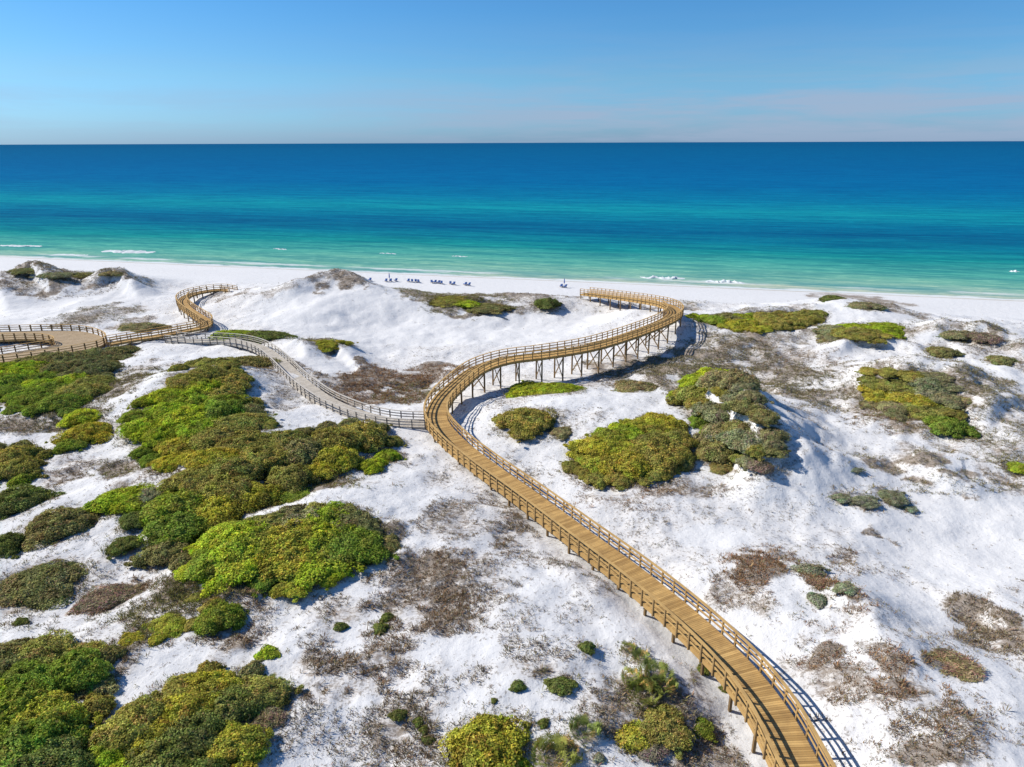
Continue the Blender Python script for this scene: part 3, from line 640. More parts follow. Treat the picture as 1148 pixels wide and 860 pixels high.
boardwalk('boardwalk_loop', 'wide tan boardwalk loop with dark rail posts rounding back on itself behind the scrub', 'boardwalk', None, 0, M_GOLD, 1.8, .18, left=lo, right=li, post_mat=M_DARK, pile_mat=M_DARK, deck_mat=M_TAN, post_w=.09)

# ------------------------------------------------------------------ shrubs
def ico():
    import bmesh
    bm = bmesh.new(); bmesh.ops.create_icosphere(bm, subdivisions=2, radius=1)
    V = np.array([v.co for v in bm.verts]); Fc = np.array([[v.index for v in f.verts] for f in bm.faces]); bm.free(); return V, Fc
ICV, ICF = ico()

def leaf_faces(P, Nrm, size, asp, r, jit=.7):
    """one bent diamond (two triangles) per leaf"""
    n = len(P)
    nv = Nrm + r.normal(0, jit, (n, 3)); nv /= np.linalg.norm(nv, axis=1)[:, None]
    a = np.cross(nv, r.normal(0, 1, (n, 3))); a /= np.linalg.norm(a, axis=1)[:, None] + 1e-9
    b = np.cross(nv, a)
    sz = size * r.uniform(.6, 1.35, n)[:, None]
    V = np.stack([P - a * sz, P + b * sz * asp, P + a * sz, P - b * sz * asp], 1).reshape(-1, 3)
    Fq = np.arange(n * 4).reshape(-1, 4)
    return V, Fq

def shrub_mesh(seed, rad, leaf, kind='leafy', flat=.62, dens=1.0):
    """a wind-clipped mound of radius rad metres"""
    r = np.random.default_rng(seed)
    K = int(16 + 20 * rad ** 1.3); K = min(K, 115)
    lr = rad * (.33 if rad < 1.2 else .21 if rad < 3 else .15)
    cen = []; rr = []
    for k in range(K):
        ang = r.uniform(0, 2 * math.pi); q = math.sqrt(r.uniform(0, 1)); 
        rad_k = q * (rad - lr * .55) * (1 + .22 * math.sin(ang * 3 + seed) + .12 * math.sin(ang * 5 + seed * 2))
        x, y = rad_k * math.cos(ang), rad_k * math.sin(ang) * .92
        top = rad * flat * math.sqrt(max(0, 1 - (rad_k / (rad * 1.06)) ** 2))
        s = lr * r.uniform(.7, 1.35)
        z = max(s * .25, top - s * .88 + r.normal(0, .05 * rad * flat)); cen.append((x, y, z)); rr.append(s)
    for k in range(K // 6):                              # low stragglers beyond the rim
        ang = r.uniform(0, 2 * math.pi); q = rad * r.uniform(.95, 1.22) * (1 + .22 * math.sin(ang * 3 + seed) + .12 * math.sin(ang * 5 + seed * 2)); s = lr * r.uniform(.35, .75)
        cen.append((q * math.cos(ang), q * math.sin(ang) * .92, s * .4)); rr.append(s)
    K = len(cen)
    cen = np.array(cen); rr = np.array(rr)
    Vs = []; Fs4 = []; F3 = []; C = []; nV = 0; mi4 = []
    # solid filler cores: inner shade put into their dark colour, hides the sand
    for k in range(K):
        V = ICV * np.array([1, 1, .85]) * rr[k] * (.80 if kind == 'leafy' else .55) * (1 + .15 * r.normal(0, 1, (len(ICV), 1)).clip(-1, 1)) + cen[k]
        V[:, 2] = np.maximum(V[:, 2], -.12)
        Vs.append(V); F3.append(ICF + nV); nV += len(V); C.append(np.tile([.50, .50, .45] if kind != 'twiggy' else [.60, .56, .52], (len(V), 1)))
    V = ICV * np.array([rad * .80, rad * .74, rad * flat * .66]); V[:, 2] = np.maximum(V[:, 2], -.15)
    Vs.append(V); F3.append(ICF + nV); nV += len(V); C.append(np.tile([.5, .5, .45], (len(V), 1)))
    area = (2.6 * math.pi * rr ** 2).sum()
    n = int(dens * area / (leaf * leaf * 1.1)); 
    pk = rr ** 2 / (rr ** 2).sum(); k = r.choice(K, n, p=pk)
    d = r.normal(0, 1, (n, 3)); d[:, 2] = np.abs(d[:, 2]) * 1.1 - .25; d /= np.linalg.norm(d, axis=1)[:, None]
    P = cen[k] + d * rr[k][:, None] * (r.uniform(.84, 1.12, n) + (r.random(n) < .28) * r.uniform(0, .30, n))[:, None] * np.array([1, 1, .88])
    keep = P[:, 2] > -.05
    # drop leaves buried inside other lobes
    for j in range(K):
        q = ((P - cen[j]) ** 2).sum(1) < (rr[j] * .78) ** 2; keep &= ~(q & (k != j))
    P, d, k = P[keep], d[keep], k[keep]
    m = int(n * .22)                                  # loose outer sprays all over the mound
    az = r.uniform(0, 2 * math.pi, m); q = np.sqrt(r.uniform(0, 1, m)); edge = 1 + .22 * np.sin(az * 3 + seed) + .12 * np.sin(az * 5 + seed * 2)
    rk = q * rad * edge * 1.03; tp = rad * flat * np.sqrt(np.clip(1 - (rk / (rad * edge * 1.05)) ** 2, 0, 1))
    fr_ = 2.3 / (.6 + .25 * rad); lump = vnoise(rk * np.cos(az) * fr_ + 40, rk * np.sin(az) * fr_ + 40, seed)
    zz_ = tp * (.66 + .55 * lump) * r.uniform(.92, 1.08, m) + r.uniform(-.05, .18, m)
    P2 = np.stack([rk * np.cos(az), rk * np.sin(az) * .92, zz_], 1)
    d2 = np.stack([np.cos(az) * q, np.sin(az) * q, np.full(m, .75)], 1); d2 /= np.linalg.norm(d2, axis=1)[:, None]
    kk = np.argmin(((P2[:, None, :] - cen[None]) ** 2).sum(2), 1)
    P = np.concatenate([P, P2]); d = np.concatenate([d, d2]); k = np.concatenate([k, kk]); n = len(P)
    asp = .6 if kind == 'leafy' else .16
    V, Fq = leaf_faces(P, d, leaf * (1 if kind == 'leafy' else 1.9), asp, r, .5 if kind == 'leafy' else 1.0)
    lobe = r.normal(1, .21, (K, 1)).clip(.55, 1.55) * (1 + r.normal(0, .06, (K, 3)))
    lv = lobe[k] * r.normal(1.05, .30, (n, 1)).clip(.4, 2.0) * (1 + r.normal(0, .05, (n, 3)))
    dead = r.random(n) < (.07 if kind == 'leafy' else .25)
    lv[dead] *= np.array([1.25, .85, 1.3])
    Vs.append(V); C.append(np.repeat(lv, 4, 0))
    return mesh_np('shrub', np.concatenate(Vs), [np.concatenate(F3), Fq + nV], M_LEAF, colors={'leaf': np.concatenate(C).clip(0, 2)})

def palmetto_mesh(seed, nf, spread):
    r = np.random.default_rng(seed); V = []; Fq = []; C = []; nV = 0
    for k in range(nf):
        a = r.uniform(0, 2 * math.pi); q = math.sqrt(r.uniform(0, 1)) * spread
        base = np.array([q * math.cos(a), q * math.sin(a), 0])
        az = a + r.normal(0, .7); til = r.uniform(.25, 1.0); ln = r.uniform(.5, .95)
        dirv = np.array([math.cos(az) * math.sin(til), math.sin(az) * math.sin(til), math.cos(til)])
        tip = base + dirv * ln
        side = np.cross(dirv, [0, 0, 1]); side /= np.linalg.norm(side) + 1e-9; nrm = np.cross(side, dirv)
        tone = r.uniform(.6, 1.45); tint = np.array([1, 1, 1]) * tone
        if r.random() < .18: tint = np.array([2.6, 1.5, 2.2]) * tone * .8
        def quad(p):
            nonlocal nV
            V.extend(p); Fq.append([nV, nV + 1, nV + 2, nV + 3]); nV += 4; C.extend([tint] * 4)
        quad([base - side * .012, base + side * .012, tip + side * .012, tip - side * .012])
        nb = 13; fr = r.uniform(.42, .62)
        for b in range(nb):
            th = (b / (nb - 1) - .5) * 3.9
            bd = dirv * math.cos(th) + side * math.sin(th) + nrm * r.normal(.12, .08); bd[2] -= .12 * abs(th); bd /= np.linalg.norm(bd)
            l = fr * (1 - .25 * abs(th) / 2) * r.uniform(.9, 1.1); ws = np.cross(bd, nrm); ws /= np.linalg.norm(ws) + 1e-9
            m = tip + bd * l * .5; e = tip + bd * l - np.array([0, 0, .10 * l])
            quad([tip, m - ws * .032, e, m + ws * .032])
    return mesh_np('palmetto', np.array(V), np.array(Fq), M_LEAF, colors={'leaf': np.array(C).clip(0, 3)})

PROTO = {
 'leafy1': [shrub_mesh(s, 1.0, .075, dens=1.3) for s in (11, 12, 13)],
 'leafy2': [shrub_mesh(s, 2.0, .074, dens=1.1) for s in (21, 22, 23, 24)],
 'leafy4': [shrub_mesh(s, 4.0, .11, flat=.5, dens=1.1) for s in (31, 32, 33)],
 'twig1': [shrub_mesh(s, 1.0, .08, 'twiggy', .5, 1.0) for s in (41, 42)],
 'twig2': [shrub_mesh(s, 2.0, .10, 'twiggy', .45, .9) for s in (51, 52)],
 'palm': [palmetto_mesh(61, 46, .75), palmetto_mesh(62, 60, .95), palmetto_mesh(63, 34, .6)],
}
PRAD = {'leafy1': 1, 'leafy2': 2, 'leafy4': 4, 'twig1': 1, 'twig2': 2, 'palm': 1.25}
TINT = {
 'bright': (.460, .580, .026), 'green': (.270, .390, .034), 'dark': (.185, .240, .055), 'olive': (.390, .370, .078), 'darkolive': (.310, .295, .110),
 'yellow': (.510, .490, .045), 'brown': (.37, .30, .16), 'greybrown': (.37, .32, .235), 'greyolive': (.370, .350, .185), 'sage': (.335, .375, .262), 'palm': (.32, .39, .085), 'red': (.42, .30, .195),
}
WORD = {'bright': 'bright lime green', 'green': 'rich green', 'dark': 'deep dark green', 'olive': 'brownish olive', 'darkolive': 'dull dark olive', 'yellow': 'yellowish olive', 'brown': 'dry brown',
        'greybrown': 'grey brown twiggy', 'greyolive': 'greyish olive', 'sage': 'pale sage green', 'palm': 'spiky green', 'red': 'rusty brown'}
NAME = {'bright': 'wax_myrtle', 'green': 'wax_myrtle', 'dark': 'scrub_oak', 'olive': 'scrub_oak', 'darkolive': 'scrub_oak', 'yellow': 'scrub_oak', 'brown': 'dry_shrub', 'greybrown': 'dry_shrub', 'greyolive': 'dry_shrub',
        'sage': 'dune_rosemary', 'palm': 'saw_palmetto', 'red': 'dry_shrub'}
N_SHRUB = 0; SH = []
def shrub(x, y, rad, tint, label, group=None, hs=1.0, proto=None, asp=1.0, rot=None):
    global N_SHRUB
    if proto is None:
        tw = tint in ('greybrown', 'brown', 'red')
        if tint == 'palm': proto = 'palm'
        elif tw: proto = 'twig1' if rad < 1.3 else 'twig2'
        else: proto = 'leafy1' if rad < 1.15 else 'leafy2' if rad < 2.75 else 'leafy4'
    me = random.choice(PROTO[proto]); s = rad / PRAD[proto]; SH.append((x, y, rad))
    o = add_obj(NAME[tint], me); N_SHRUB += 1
    o.location = (x, y, Hz(x, y) - .05 * rad); o.rotation_euler = (0, 0, random.uniform(0, 6.28) if rot is None else rot)
    o.scale = (s * asp, s, s * hs * .88)
    c = TINT[tint]; j = random.uniform(.85, 1.18); hj = random.uniform(-.10, .10)
    o.color = (c[0] * j * (1 + hj), c[1] * j, c[2] * j * (1 - hj), 1)
    tag(o, label, 'palmetto' if tint == 'palm' else 'shrub', group)
    return o

def inside(P, x, y):
    c = False; n = len(P); j = n - 1
    for i in range(n):
        if (P[i][1] > y) != (P[j][1] > y) and x < (P[j][0] - P[i][0]) * (y - P[i][1]) / (P[j][1] - P[i][1] + 1e-12) + P[i][0]: c = not c
        j = i
    return c
def thicket(poly, where, seeds, spacing, rmin, rmax, hs=.95, dz=.8):
    p = np.array(poly, float); X, Y = hit(p[:, 0], p[:, 1], dz); P = list(zip(X, Y))
    s = np.array([(a, b) for a, b, _ in seeds], float); SX, SY = hit(s[:, 0], s[:, 1], dz)
    rr = random.Random(int(p[0, 0] * 7 + p[0, 1])); pts = []
    tries = 0
    while tries < 1500:
        tries += 1
        x = rr.uniform(X.min(), X.max()); y = rr.uniform(Y.min(), Y.max())
        if not inside(P, x, y): continue
        if any((x - a) ** 2 + (y - b) ** 2 < spacing ** 2 for a, b in pts): continue
        pts.append((x, y))
    for x, y in pts:
        e = min(math.hypot(x - (a[0] + (b[0] - a[0]) * t), y - (a[1] + (b[1] - a[1]) * t)) for a, b in zip(P, P[1:] + P[:1]) for t in (0, .25, .5, .75))
        rad = min(rmax, max(rmin * .8, e * 1.25)) * rr.uniform(.88, 1.14)
        k = np.argmin((SX + 0 - x + rr.gauss(0, .8)) ** 2 + (SY - y + rr.gauss(0, .8)) ** 2); t = seeds[k][2]
        shrub(x, y, rad, t, f'{WORD[t]} shrub {where}', f'{WORD[t]} shrubs {where}', hs=hs * rr.uniform(.8, 1.15), asp=rr.uniform(.9, 1.15))

thicket([(-40,410),(10,402),(60,395),(120,388),(152,386),(150,395),(125,406),(118,432),(75,458),(20,455),(-40,450)], 'in the thicket just below the boardwalk loop',
        [(20,430,'green'),(5,415,'bright'),(60,428,'bright'),(45,440,'green'),(100,395,'darkolive'),(60,405,'darkolive'),(130,392,'darkolive'),(90,430,'olive'),(85,415,'darkolive')], 2.7, 1.5, 2.8)
thicket([(222,400),(255,405),(275,430),(295,455),(300,475),(330,485),(370,468),(410,472),(440,485),(445,505),(415,525),(370,530),(320,548),(285,572),(250,590),(215,602),(205,625),(150,622),(132,602),(145,570),(178,540),(172,512),(140,492),(132,470),(150,450),(185,425)],
        'in the broad thicket between the grey boardwalk and the bare gully',
        [(235,402,'darkolive'),(250,415,'olive'),(270,440,'olive'),(285,460,'darkolive'),(175,445,'bright'),(190,435,'bright'),(160,460,'green'),(200,460,'bright'),(225,455,'green'),(190,475,'bright'),(215,480,'bright'),(250,480,'olive'),(280,490,'olive'),(170,500,'green'),
         (230,500,'yellow'),(260,510,'yellow'),(300,510,'olive'),(340,500,'darkolive'),(380,480,'darkolive'),(410,490,'olive'),(400,512,'bright'),(420,510,'bright'),(360,520,'yellow'),(320,530,'olive'),(220,530,'olive'),(260,540,'olive'),(200,545,'greyolive'),(185,560,'green'),(170,580,'dark'),
         (150,600,'dark'),(190,600,'darkolive'),(175,615,'darkolive'),(200,580,'green'),(230,570,'olive'),(215,590,'green'),(270,560,'yellow'),(145,590,'green')], 2.75, 1.6, 2.9, hs=.95)
thicket([(212,635),(225,605),(260,585),(300,570),(350,558),(400,562),(430,585),(438,605),(415,622),(385,632),(365,648),(300,652),(240,652)], 'on the rounded dune above the brown brush',
        [(240,620,'bright'),(260,605,'bright'),(290,590,'olive'),(330,575,'greyolive'),(370,570,'olive'),(410,585,'darkolive'),(300,615,'bright'),(340,600,'bright'),(360,620,'bright'),(330,635,'yellow'),(280,635,'olive'),(390,610,'green'),(420,605,'darkolive'),(250,640,'green'),(310,600,'yellow'),(380,595,'bright'),(340,640,'bright'),(220,640,'bright')], 1.8, 1.5, 2.6, hs=.75)
thicket([(140,716),(170,695),(205,680),(240,660),(300,655),(300,662),(262,668),(230,690),(200,706),(165,720)], 'on the low ridge sloping to the bottom scrub',
        [(170,705,'yellow'),(210,690,'olive'),(240,672,'olive'),(280,660,'brown')], 1.5, .8, 1.3, hs=.55, dz=.3)
thicket([(-60,722),(20,715),(60,712),(100,708),(122,728),(116,768),(84,800),(92,900),(-60,900)], 'in the dense clump at the picture\'s lower corner',
        [(20,730,'darkolive'),(70,725,'olive'),(105,725,'darkolive'),(110,750,'darkolive'),(40,770,'green'),(80,760,'yellow'),(10,800,'bright'),(50,810,'green'),(70,840,'dark'),(20,840,'green'),(90,780,'olive'),(60,790,'yellow')], 1.8, 1.1, 2.0, hs=1.0, dz=1.0)
thicket([(84,900),(85,825),(130,785),(160,772),(200,745),(260,730),(300,740),(316,765),(312,800),(285,830),(280,900)], 'in the clump of bushes along the bottom edge',
        [(110,820,'yellow'),(140,795,'olive'),(170,790,'green'),(150,840,'green'),(200,770,'yellow'),(240,745,'olive'),(280,745,'darkolive'),(300,770,'brown'),(230,800,'dark'),(260,790,'yellow'),(280,820,'yellow'),(200,840,'dark'),(240,840,'yellow'),(120,850,'bright'),(290,770,'olive'),(180,820,'yellow')], 1.7, 1.0, 1.9, hs=.95, dz=1.0)
thicket([(-30,492),(20,488),(45,495),(48,515),(25,532),(-30,536)], 'at the picture edge above the dark bush', [(10,500,'darkolive'),(30,515,'olive'),(10,525,'green')], 2.3, 1.4, 2.2)
thicket([(640,512),(655,490),(690,472),(730,462),(760,466),(774,490),(768,512),(740,530),(690,540),(655,528)], 'in the yellowish mound beside the long boardwalk',
        [(660,500,'yellow'),(700,480,'bright'),(730,475,'yellow'),(755,490,'olive'),(700,515,'yellow'),(740,515,'olive'),(680,525,'olive'),(760,510,'darkolive'),(720,500,'yellow')], 1.7, 1.4, 2.3, hs=.85)
thicket([(758,440),(772,420),(800,414),(836,428),(862,455),(872,490),(862,512),(835,520),(805,522),(790,505),(784,470)], 'on the steep dune with the blue shadow',
        [(775,432,'bright'),(800,440,'greyolive'),(780,450,'olive'),(830,470,'darkolive'),(810,480,'greyolive'),(790,500,'darkolive'),(830,500,'greyolive'),(845,490,'greyolive'),(785,475,'green')], 1.8, 1.5, 2.3, hs=1.0)
thicket([(962,418),(1000,408),(1050,410),(1082,425),(1085,440),(1070,455),(1030,465),(1000,460),(975,440)], 'on the round hump behind the flat sand',
        [(980,420,'olive'),(1010,415,'olive'),(1050,420,'greyolive'),(1070,440,'greyolive'),(1020,440,'yellow'),(1000,450,'greyolive'),(1040,450,'olive')], 1.9, 1.9, 2.9, hs=.55)
thicket([(775,352),(800,352),(850,350),(900,345),(928,348),(915,358),(880,366),(850,372),(815,366)], 'in the long strip behind the boardwalk bend',
        [(785,352,'bright'),(810,356,'darkolive'),(840,360,'bright'),(860,358,'olive'),(890,350,'olive'),(915,350,'olive'),(830,366,'yellow'),(800,360,'green')], 2.0, 1.8, 2.9, hs=.7, dz=.5)
thicket([(918,366),(950,360),(1000,362),(1012,368),(1000,378),(965,384),(930,380)], 'in the oval patch below the dune crest', [(930,370,'greyolive'),(955,366,'bright'),(990,368,'bright'),(960,378,'olive'),(985,376,'olive'),(940,376,'greyolive')], 1.9, 1.7, 2.7, hs=.55, dz=.5)

SINGLES = [  # place, half width in picture points, tint, height, aspect, label
 (98,484,28,'yellow',.9,1,'rounded yellow green bush beside the bright lime one'),
 (92,466,22,'bright',.8,1,'lime green bush behind the rounded yellow one'),
 (78,500,16,'green',.8,1,'small green bush in front of the yellow rounded one'),
 (20,562,34,'dark',.9,1,'dark bush half out of the frame above the grey mound'),
 (66,588,38,'darkolive',.9,1,'isolated dull olive mound casting a long blue shadow on sand'),
 (4,610,22,'dark',1.0,1,'dark bush cut off by the frame edge below the olive mound'),
 (45,652,46,'darkolive',.75,1,'wide brownish olive mound alone on the sand above the lower clump'),
 (122,668,28,'greybrown',.6,1.2,'low grey brown bush on the sand right of the wide olive mound'),
 (142,560,30,'bright',.7,1.2,'bright lime bush on the sand edge beside the dark thicket side'),
 (247,694,25,'green',1.1,1,'single neat green ball shaped bush'),
 (23,697,7,'dark',1,1,'tiny dark green bush alone on the sand above the lower clump'),
 (162,703,6,'green',1,1,'tiny green sprig bush on the sand before the low ridge'),
 (275,408,30,'darkolive',.7,1,'dark mound beside the grey boardwalk handrail'),
 (262,376,18,'bright',.6,1.5,'lime strip of bush behind the grey boardwalk'),
 (295,376,22,'dark',.6,1.4,'dark bush behind the grey boardwalk next to lime strip'),
 (364,386,20,'yellow',.6,1.2,'low bush topping the small scarp with a blue shadow'),
 (330,556,16,'green',.6,1.2,'small green bush in the bare sandy gap between thickets'),
 (593,437,26,'bright',.55,1.0,'lime bush under the raised boardwalk, nearer the boardwalk bend'),
 (625,437,24,'bright',.5,1.1,'lime bush under the raised boardwalk, second of the two'),
 (592,472,34,'olive',.75,1,'rounded brownish olive mound in front of the lime bushes'),
 (630,480,13,'greyolive',.6,1,'small drab bush at the side of the rounded olive mound'),
 (613,343,14,'dark',1.0,1,'solitary dark ball of bush on the beach dune'),
 (712,432,20,'greyolive',.6,1.2,'small drab bush beyond the yellowish mound'),
 (1060,477,22,'green',.85,1,'vivid green bush at the foot of the round hump'),
 (1080,480,14,'green',.8,1,'smaller vivid green bush at the foot of the round hump'),
 (1056,396,16,'darkolive',.7,1,'small dark bush behind the round hump'),
 (933,334,11,'green',.7,1.3,'small green bush on top of the farthest dune crest'),
 (520,339,14,'bright',.5,1.4,'lime bush behind the tall bare dune near the loungers'),
 (545,343,20,'darkolive',.5,1.4,'dark low bush beside the lime one behind the tall dune'),
 (500,334,22,'olive',.45,1.5,'flat olive bush on the shoulder of the tall dune'),
 (1122,405,14,'darkolive',.7,1,'small dark bush on the dune at the far side of the hump'),
 (1144,525,14,'bright',.6,1,'green bush at the frame edge above the flat sand'),
 (970,342,14,'greyolive',.6,1.3,'drab bush on the crest next to the small green one'),
 (1075,372,18,'greyolive',.5,1.4,'drab bush along the top of the second dune crest'),
 (1105,376,18,'greybrown',.6,1.2,'bare twiggy bush on the second dune crest'),
 (548,838,46,'yellow',.9,1,'large mustard yellow bush by the bottom edge'),
 (530,850,20,'brown',.7,1,'dry brown bush against the mustard yellow bush'),
 (568,855,24,'bright',.7,1,'fresh green bush in front of the mustard yellow bush'),
 (745,815,30,'olive',.8,1,'olive bush in the dry brush by the boardwalk posts'),
 (712,820,22,'yellow',.6,1,'low yellow green bush below the largest palmetto'),
 (730,832,18,'greybrown',.6,1,'grey twiggy bush in front of the low yellow green one'),
 (785,812,14,'green',.6,1,'small green bush near the boardwalk posts'),
 (658,727,9,'green',1.2,1,'small upright green bush by itself near the sand gully'),
 (628,765,12,'green',1.0,1,'small green dome at the end of a brown brush strip'),
 (581,768,8,'green',1.0,1,'small green dome in the brown brush strip'),
 (609,807,7,'green',1.1,1,'tiny green dome above the palmettos'),
 (591,810,5,'olive',1,1,'tiny olive sprig beside the tiny green dome'),
 (554,784,4,'green',1,1,'tiniest green sprig on the bare sand'),
 (672,843,6,'sage',1,1,'tiny pale green plant in front of the second palmetto'),
 (427,702,9,'green',1.0,1,'larger of two round green plants at the brown brush edge'),
 (434,689,7,'green',1.0,1,'smaller of two round green plants at the brown brush edge'),
 (381,701,7,'dark',1.0,1,'lone round green plant on the speckled sand'),
 (446,801,7,'green',1.0,1,'small green plant in brown brush apart from the row of three'),
 (469,806,7,'green',1.0,1,'farthest small green plant of a row of three'),
 (475,814,6,'green',1.0,1,'middle small green plant of a row of three'),
 (479,824,6,'green',1.0,1,'nearest small green plant of a row of three'),
 (300,733,12,'bright',.8,1,'light green sprig bush at the top of the bottom clump'),
 (788,745,7,'dark',.8,1,'small dark plant growing against a boardwalk post'),
 (812,765,6,'green',.8,1,'small green plant growing under the boardwalk edge'),
 (998,558,17,'sage',.6,1,'largest pale sage cushion on the flat sand'),
 (968,562,14,'sage',.55,1.2,'pale sage cushion in the middle of three'),
 (943,553,10,'sage',.5,1.2,'pale sage cushion nearest the blue shadowed dune'),
 (959,527,6,'sage',.5,1.2,'tiny sage cushion above the three larger ones'),
 (1020,571,7,'sage',.5,1.2,'tiny sage cushion beside the largest one'),
 (910,639,14,'sage',.65,1.1,'sage cushion on the ridge above the rusty brush'),
 (917,670,11,'sage',.7,1,'sage cushion below a rusty tuft'),
 (918,655,10,'red',.7,1,'rusty tuft between two sage cushions'),
 (948,658,10,'sage',.5,1.4,'flat sage cushion on the lip of the ridge'),
 (1066,740,22,'brown',.34,1.4,'long dull brown bush on the lip above the flat sand'),
 (30,303,14,'darkolive',.6,1.2,'dark bush on the shadowed dune peak nearest the frame edge'),
 (62,308,13,'greyolive',.6,1.3,'drab bush between the two shadowed dune peaks'),
 (88,309,12,'darkolive',.6,1.2,'dark bush in front of the second shadowed dune peak'),
 (126,307,11,'greyolive',.6,1.2,'drab bush on the second shadowed dune peak'),
 (158,366,18,'greyolive',.45,1.4,'flat drab bush between the boardwalk loop and the S bend'),
 (826,452,17,'greyolive',.8,1,'broad greyish bush on the crown of the steep blue shadowed dune'),
 (812,440,14,'olive',.8,1,'brownish olive bush on the crown of the steep blue shadowed dune'),
 (848,500,16,'olive',.9,1,'brownish olive bush just inside the steep blue shadowed edge'),
 (836,512,15,'olive',.9,1,'brownish olive bush at the foot of the blue shadowed dune'),
 (842,446,15,'greyolive',.9,1,'greyish bush at the top end of the steep blue shadowed edge'),
 (857,462,16,'darkolive',.9,1,'dull olive bush overhanging the steep blue shadowed edge'),
 (867,482,16,'greyolive',.9,1,'greyish bush halfway along the steep blue shadowed edge'),
 (868,502,15,'darkolive',.9,1,'dull olive bush at the low end of the steep blue shadowed edge'),
 (852,520,14,'greybrown',.8,1,'twiggy grey bush at the foot of the steep blue shadowed edge'),
]
for px, py, rx, t, hs_, asp, lab in SINGLES:
    if t == 'green' and rx <= 12: t = 'dark'; asp = random.choice((.8, 1.0, 1.25)); hs_ *= random.uniform(.75, 1.1)
    x, y = hit1(px, py, .25); rad = rx / pxm(x, y)
    shrub(x, y, rad, t, lab, hs=hs_, asp=asp, rot=random.uniform(-.3, .3) if asp != 1 else None)
PALMS = [(720,735,12,'palmetto at the back of the largest palmetto group'),(708,757,16,'palmetto at the boardwalk-facing side of the largest group'),(735,752,18,'tall palmetto in the middle of the largest palmetto group'),(722,775,18,'front palmetto of the largest palmetto group'),
         (745,765,14,'palmetto casting blue shadow in the largest palmetto group'),(705,725,10,'small palmetto behind the largest palmetto group'),(655,817,17,'lone spiky palmetto beside a patch of blue shadow'),(620,848,24,'big palmetto at the bottom edge next to the mustard bush'),(636,838,14,'palmetto leaning against the big bottom palmetto'),(305,765,9,'small palmetto sticking out of the bottom clump')]
for px, py, rx, lab in PALMS:
    x, y = hit1(px, py, .3); shrub(x, y, rx / pxm(x, y) * .9, 'palm', lab, hs=1.1)

# ------------------------------------------------------------------ terrain mesh
rows = [-420., -300., -200., -120., -60., -25., 0., 10.]
y = 18.0
while y < 262: rows.append(y); y += max(.21, .0043 * y)
rows += [275., 300., 340., 400.]
rows = np.array(rows); NC = 820
u = np.linspace(-1, 1, NC); u = u + 9 * np.sign(u) * np.clip(np.abs(u) - .93, 0, 1) * 14 * np.abs(u)
hw = .84 * np.maximum(rows, 30) + 26
GX = u[None] * hw[:, None]; GY = np.repeat(rows[:, None], NC, 1)
GZ = H(GX, GY)
nr = len(rows); idx = np.arange(nr * NC).reshape(nr, NC)
quads = np.stack([idx[:-1, :-1], idx[:-1, 1:], idx[1:, 1:], idx[1:, :-1]], -1).reshape(-1, 4)
fx, fy, fz = GX.ravel(), GY.ravel(), GZ.ravel()
lit = cover_field(fx, fy).reshape(GX.shape)
for x, y, rad in SH:                                   # leaf litter under every shrub
    r0, r1 = np.searchsorted(rows, (y - rad * 2.2, y + rad * 2.2))
    if r1 <= r0: continue
    gx = GX[r0:r1]; q = np.hypot(gx - x, GY[r0:r1] - y) / (rad * 1.18)
    lit[r0:r1] = np.maximum(lit[r0:r1], .97 * np.exp(-q ** 4))
lit = lit.ravel(); dsh = shore_d(fx, fy)
wet = sstep(3.2, 1.0, dsh + fbm(fx * .1, fy * .1, 3, 2) * 3) * .8
gme = mesh_np('sand_ground', np.stack([fx, fy, fz], 1), quads, M_SAND, colors={'litter': lit, 'wet': wet}, smooth=True)
ground = tag(add_obj('sand_ground', gme), kind='structure')

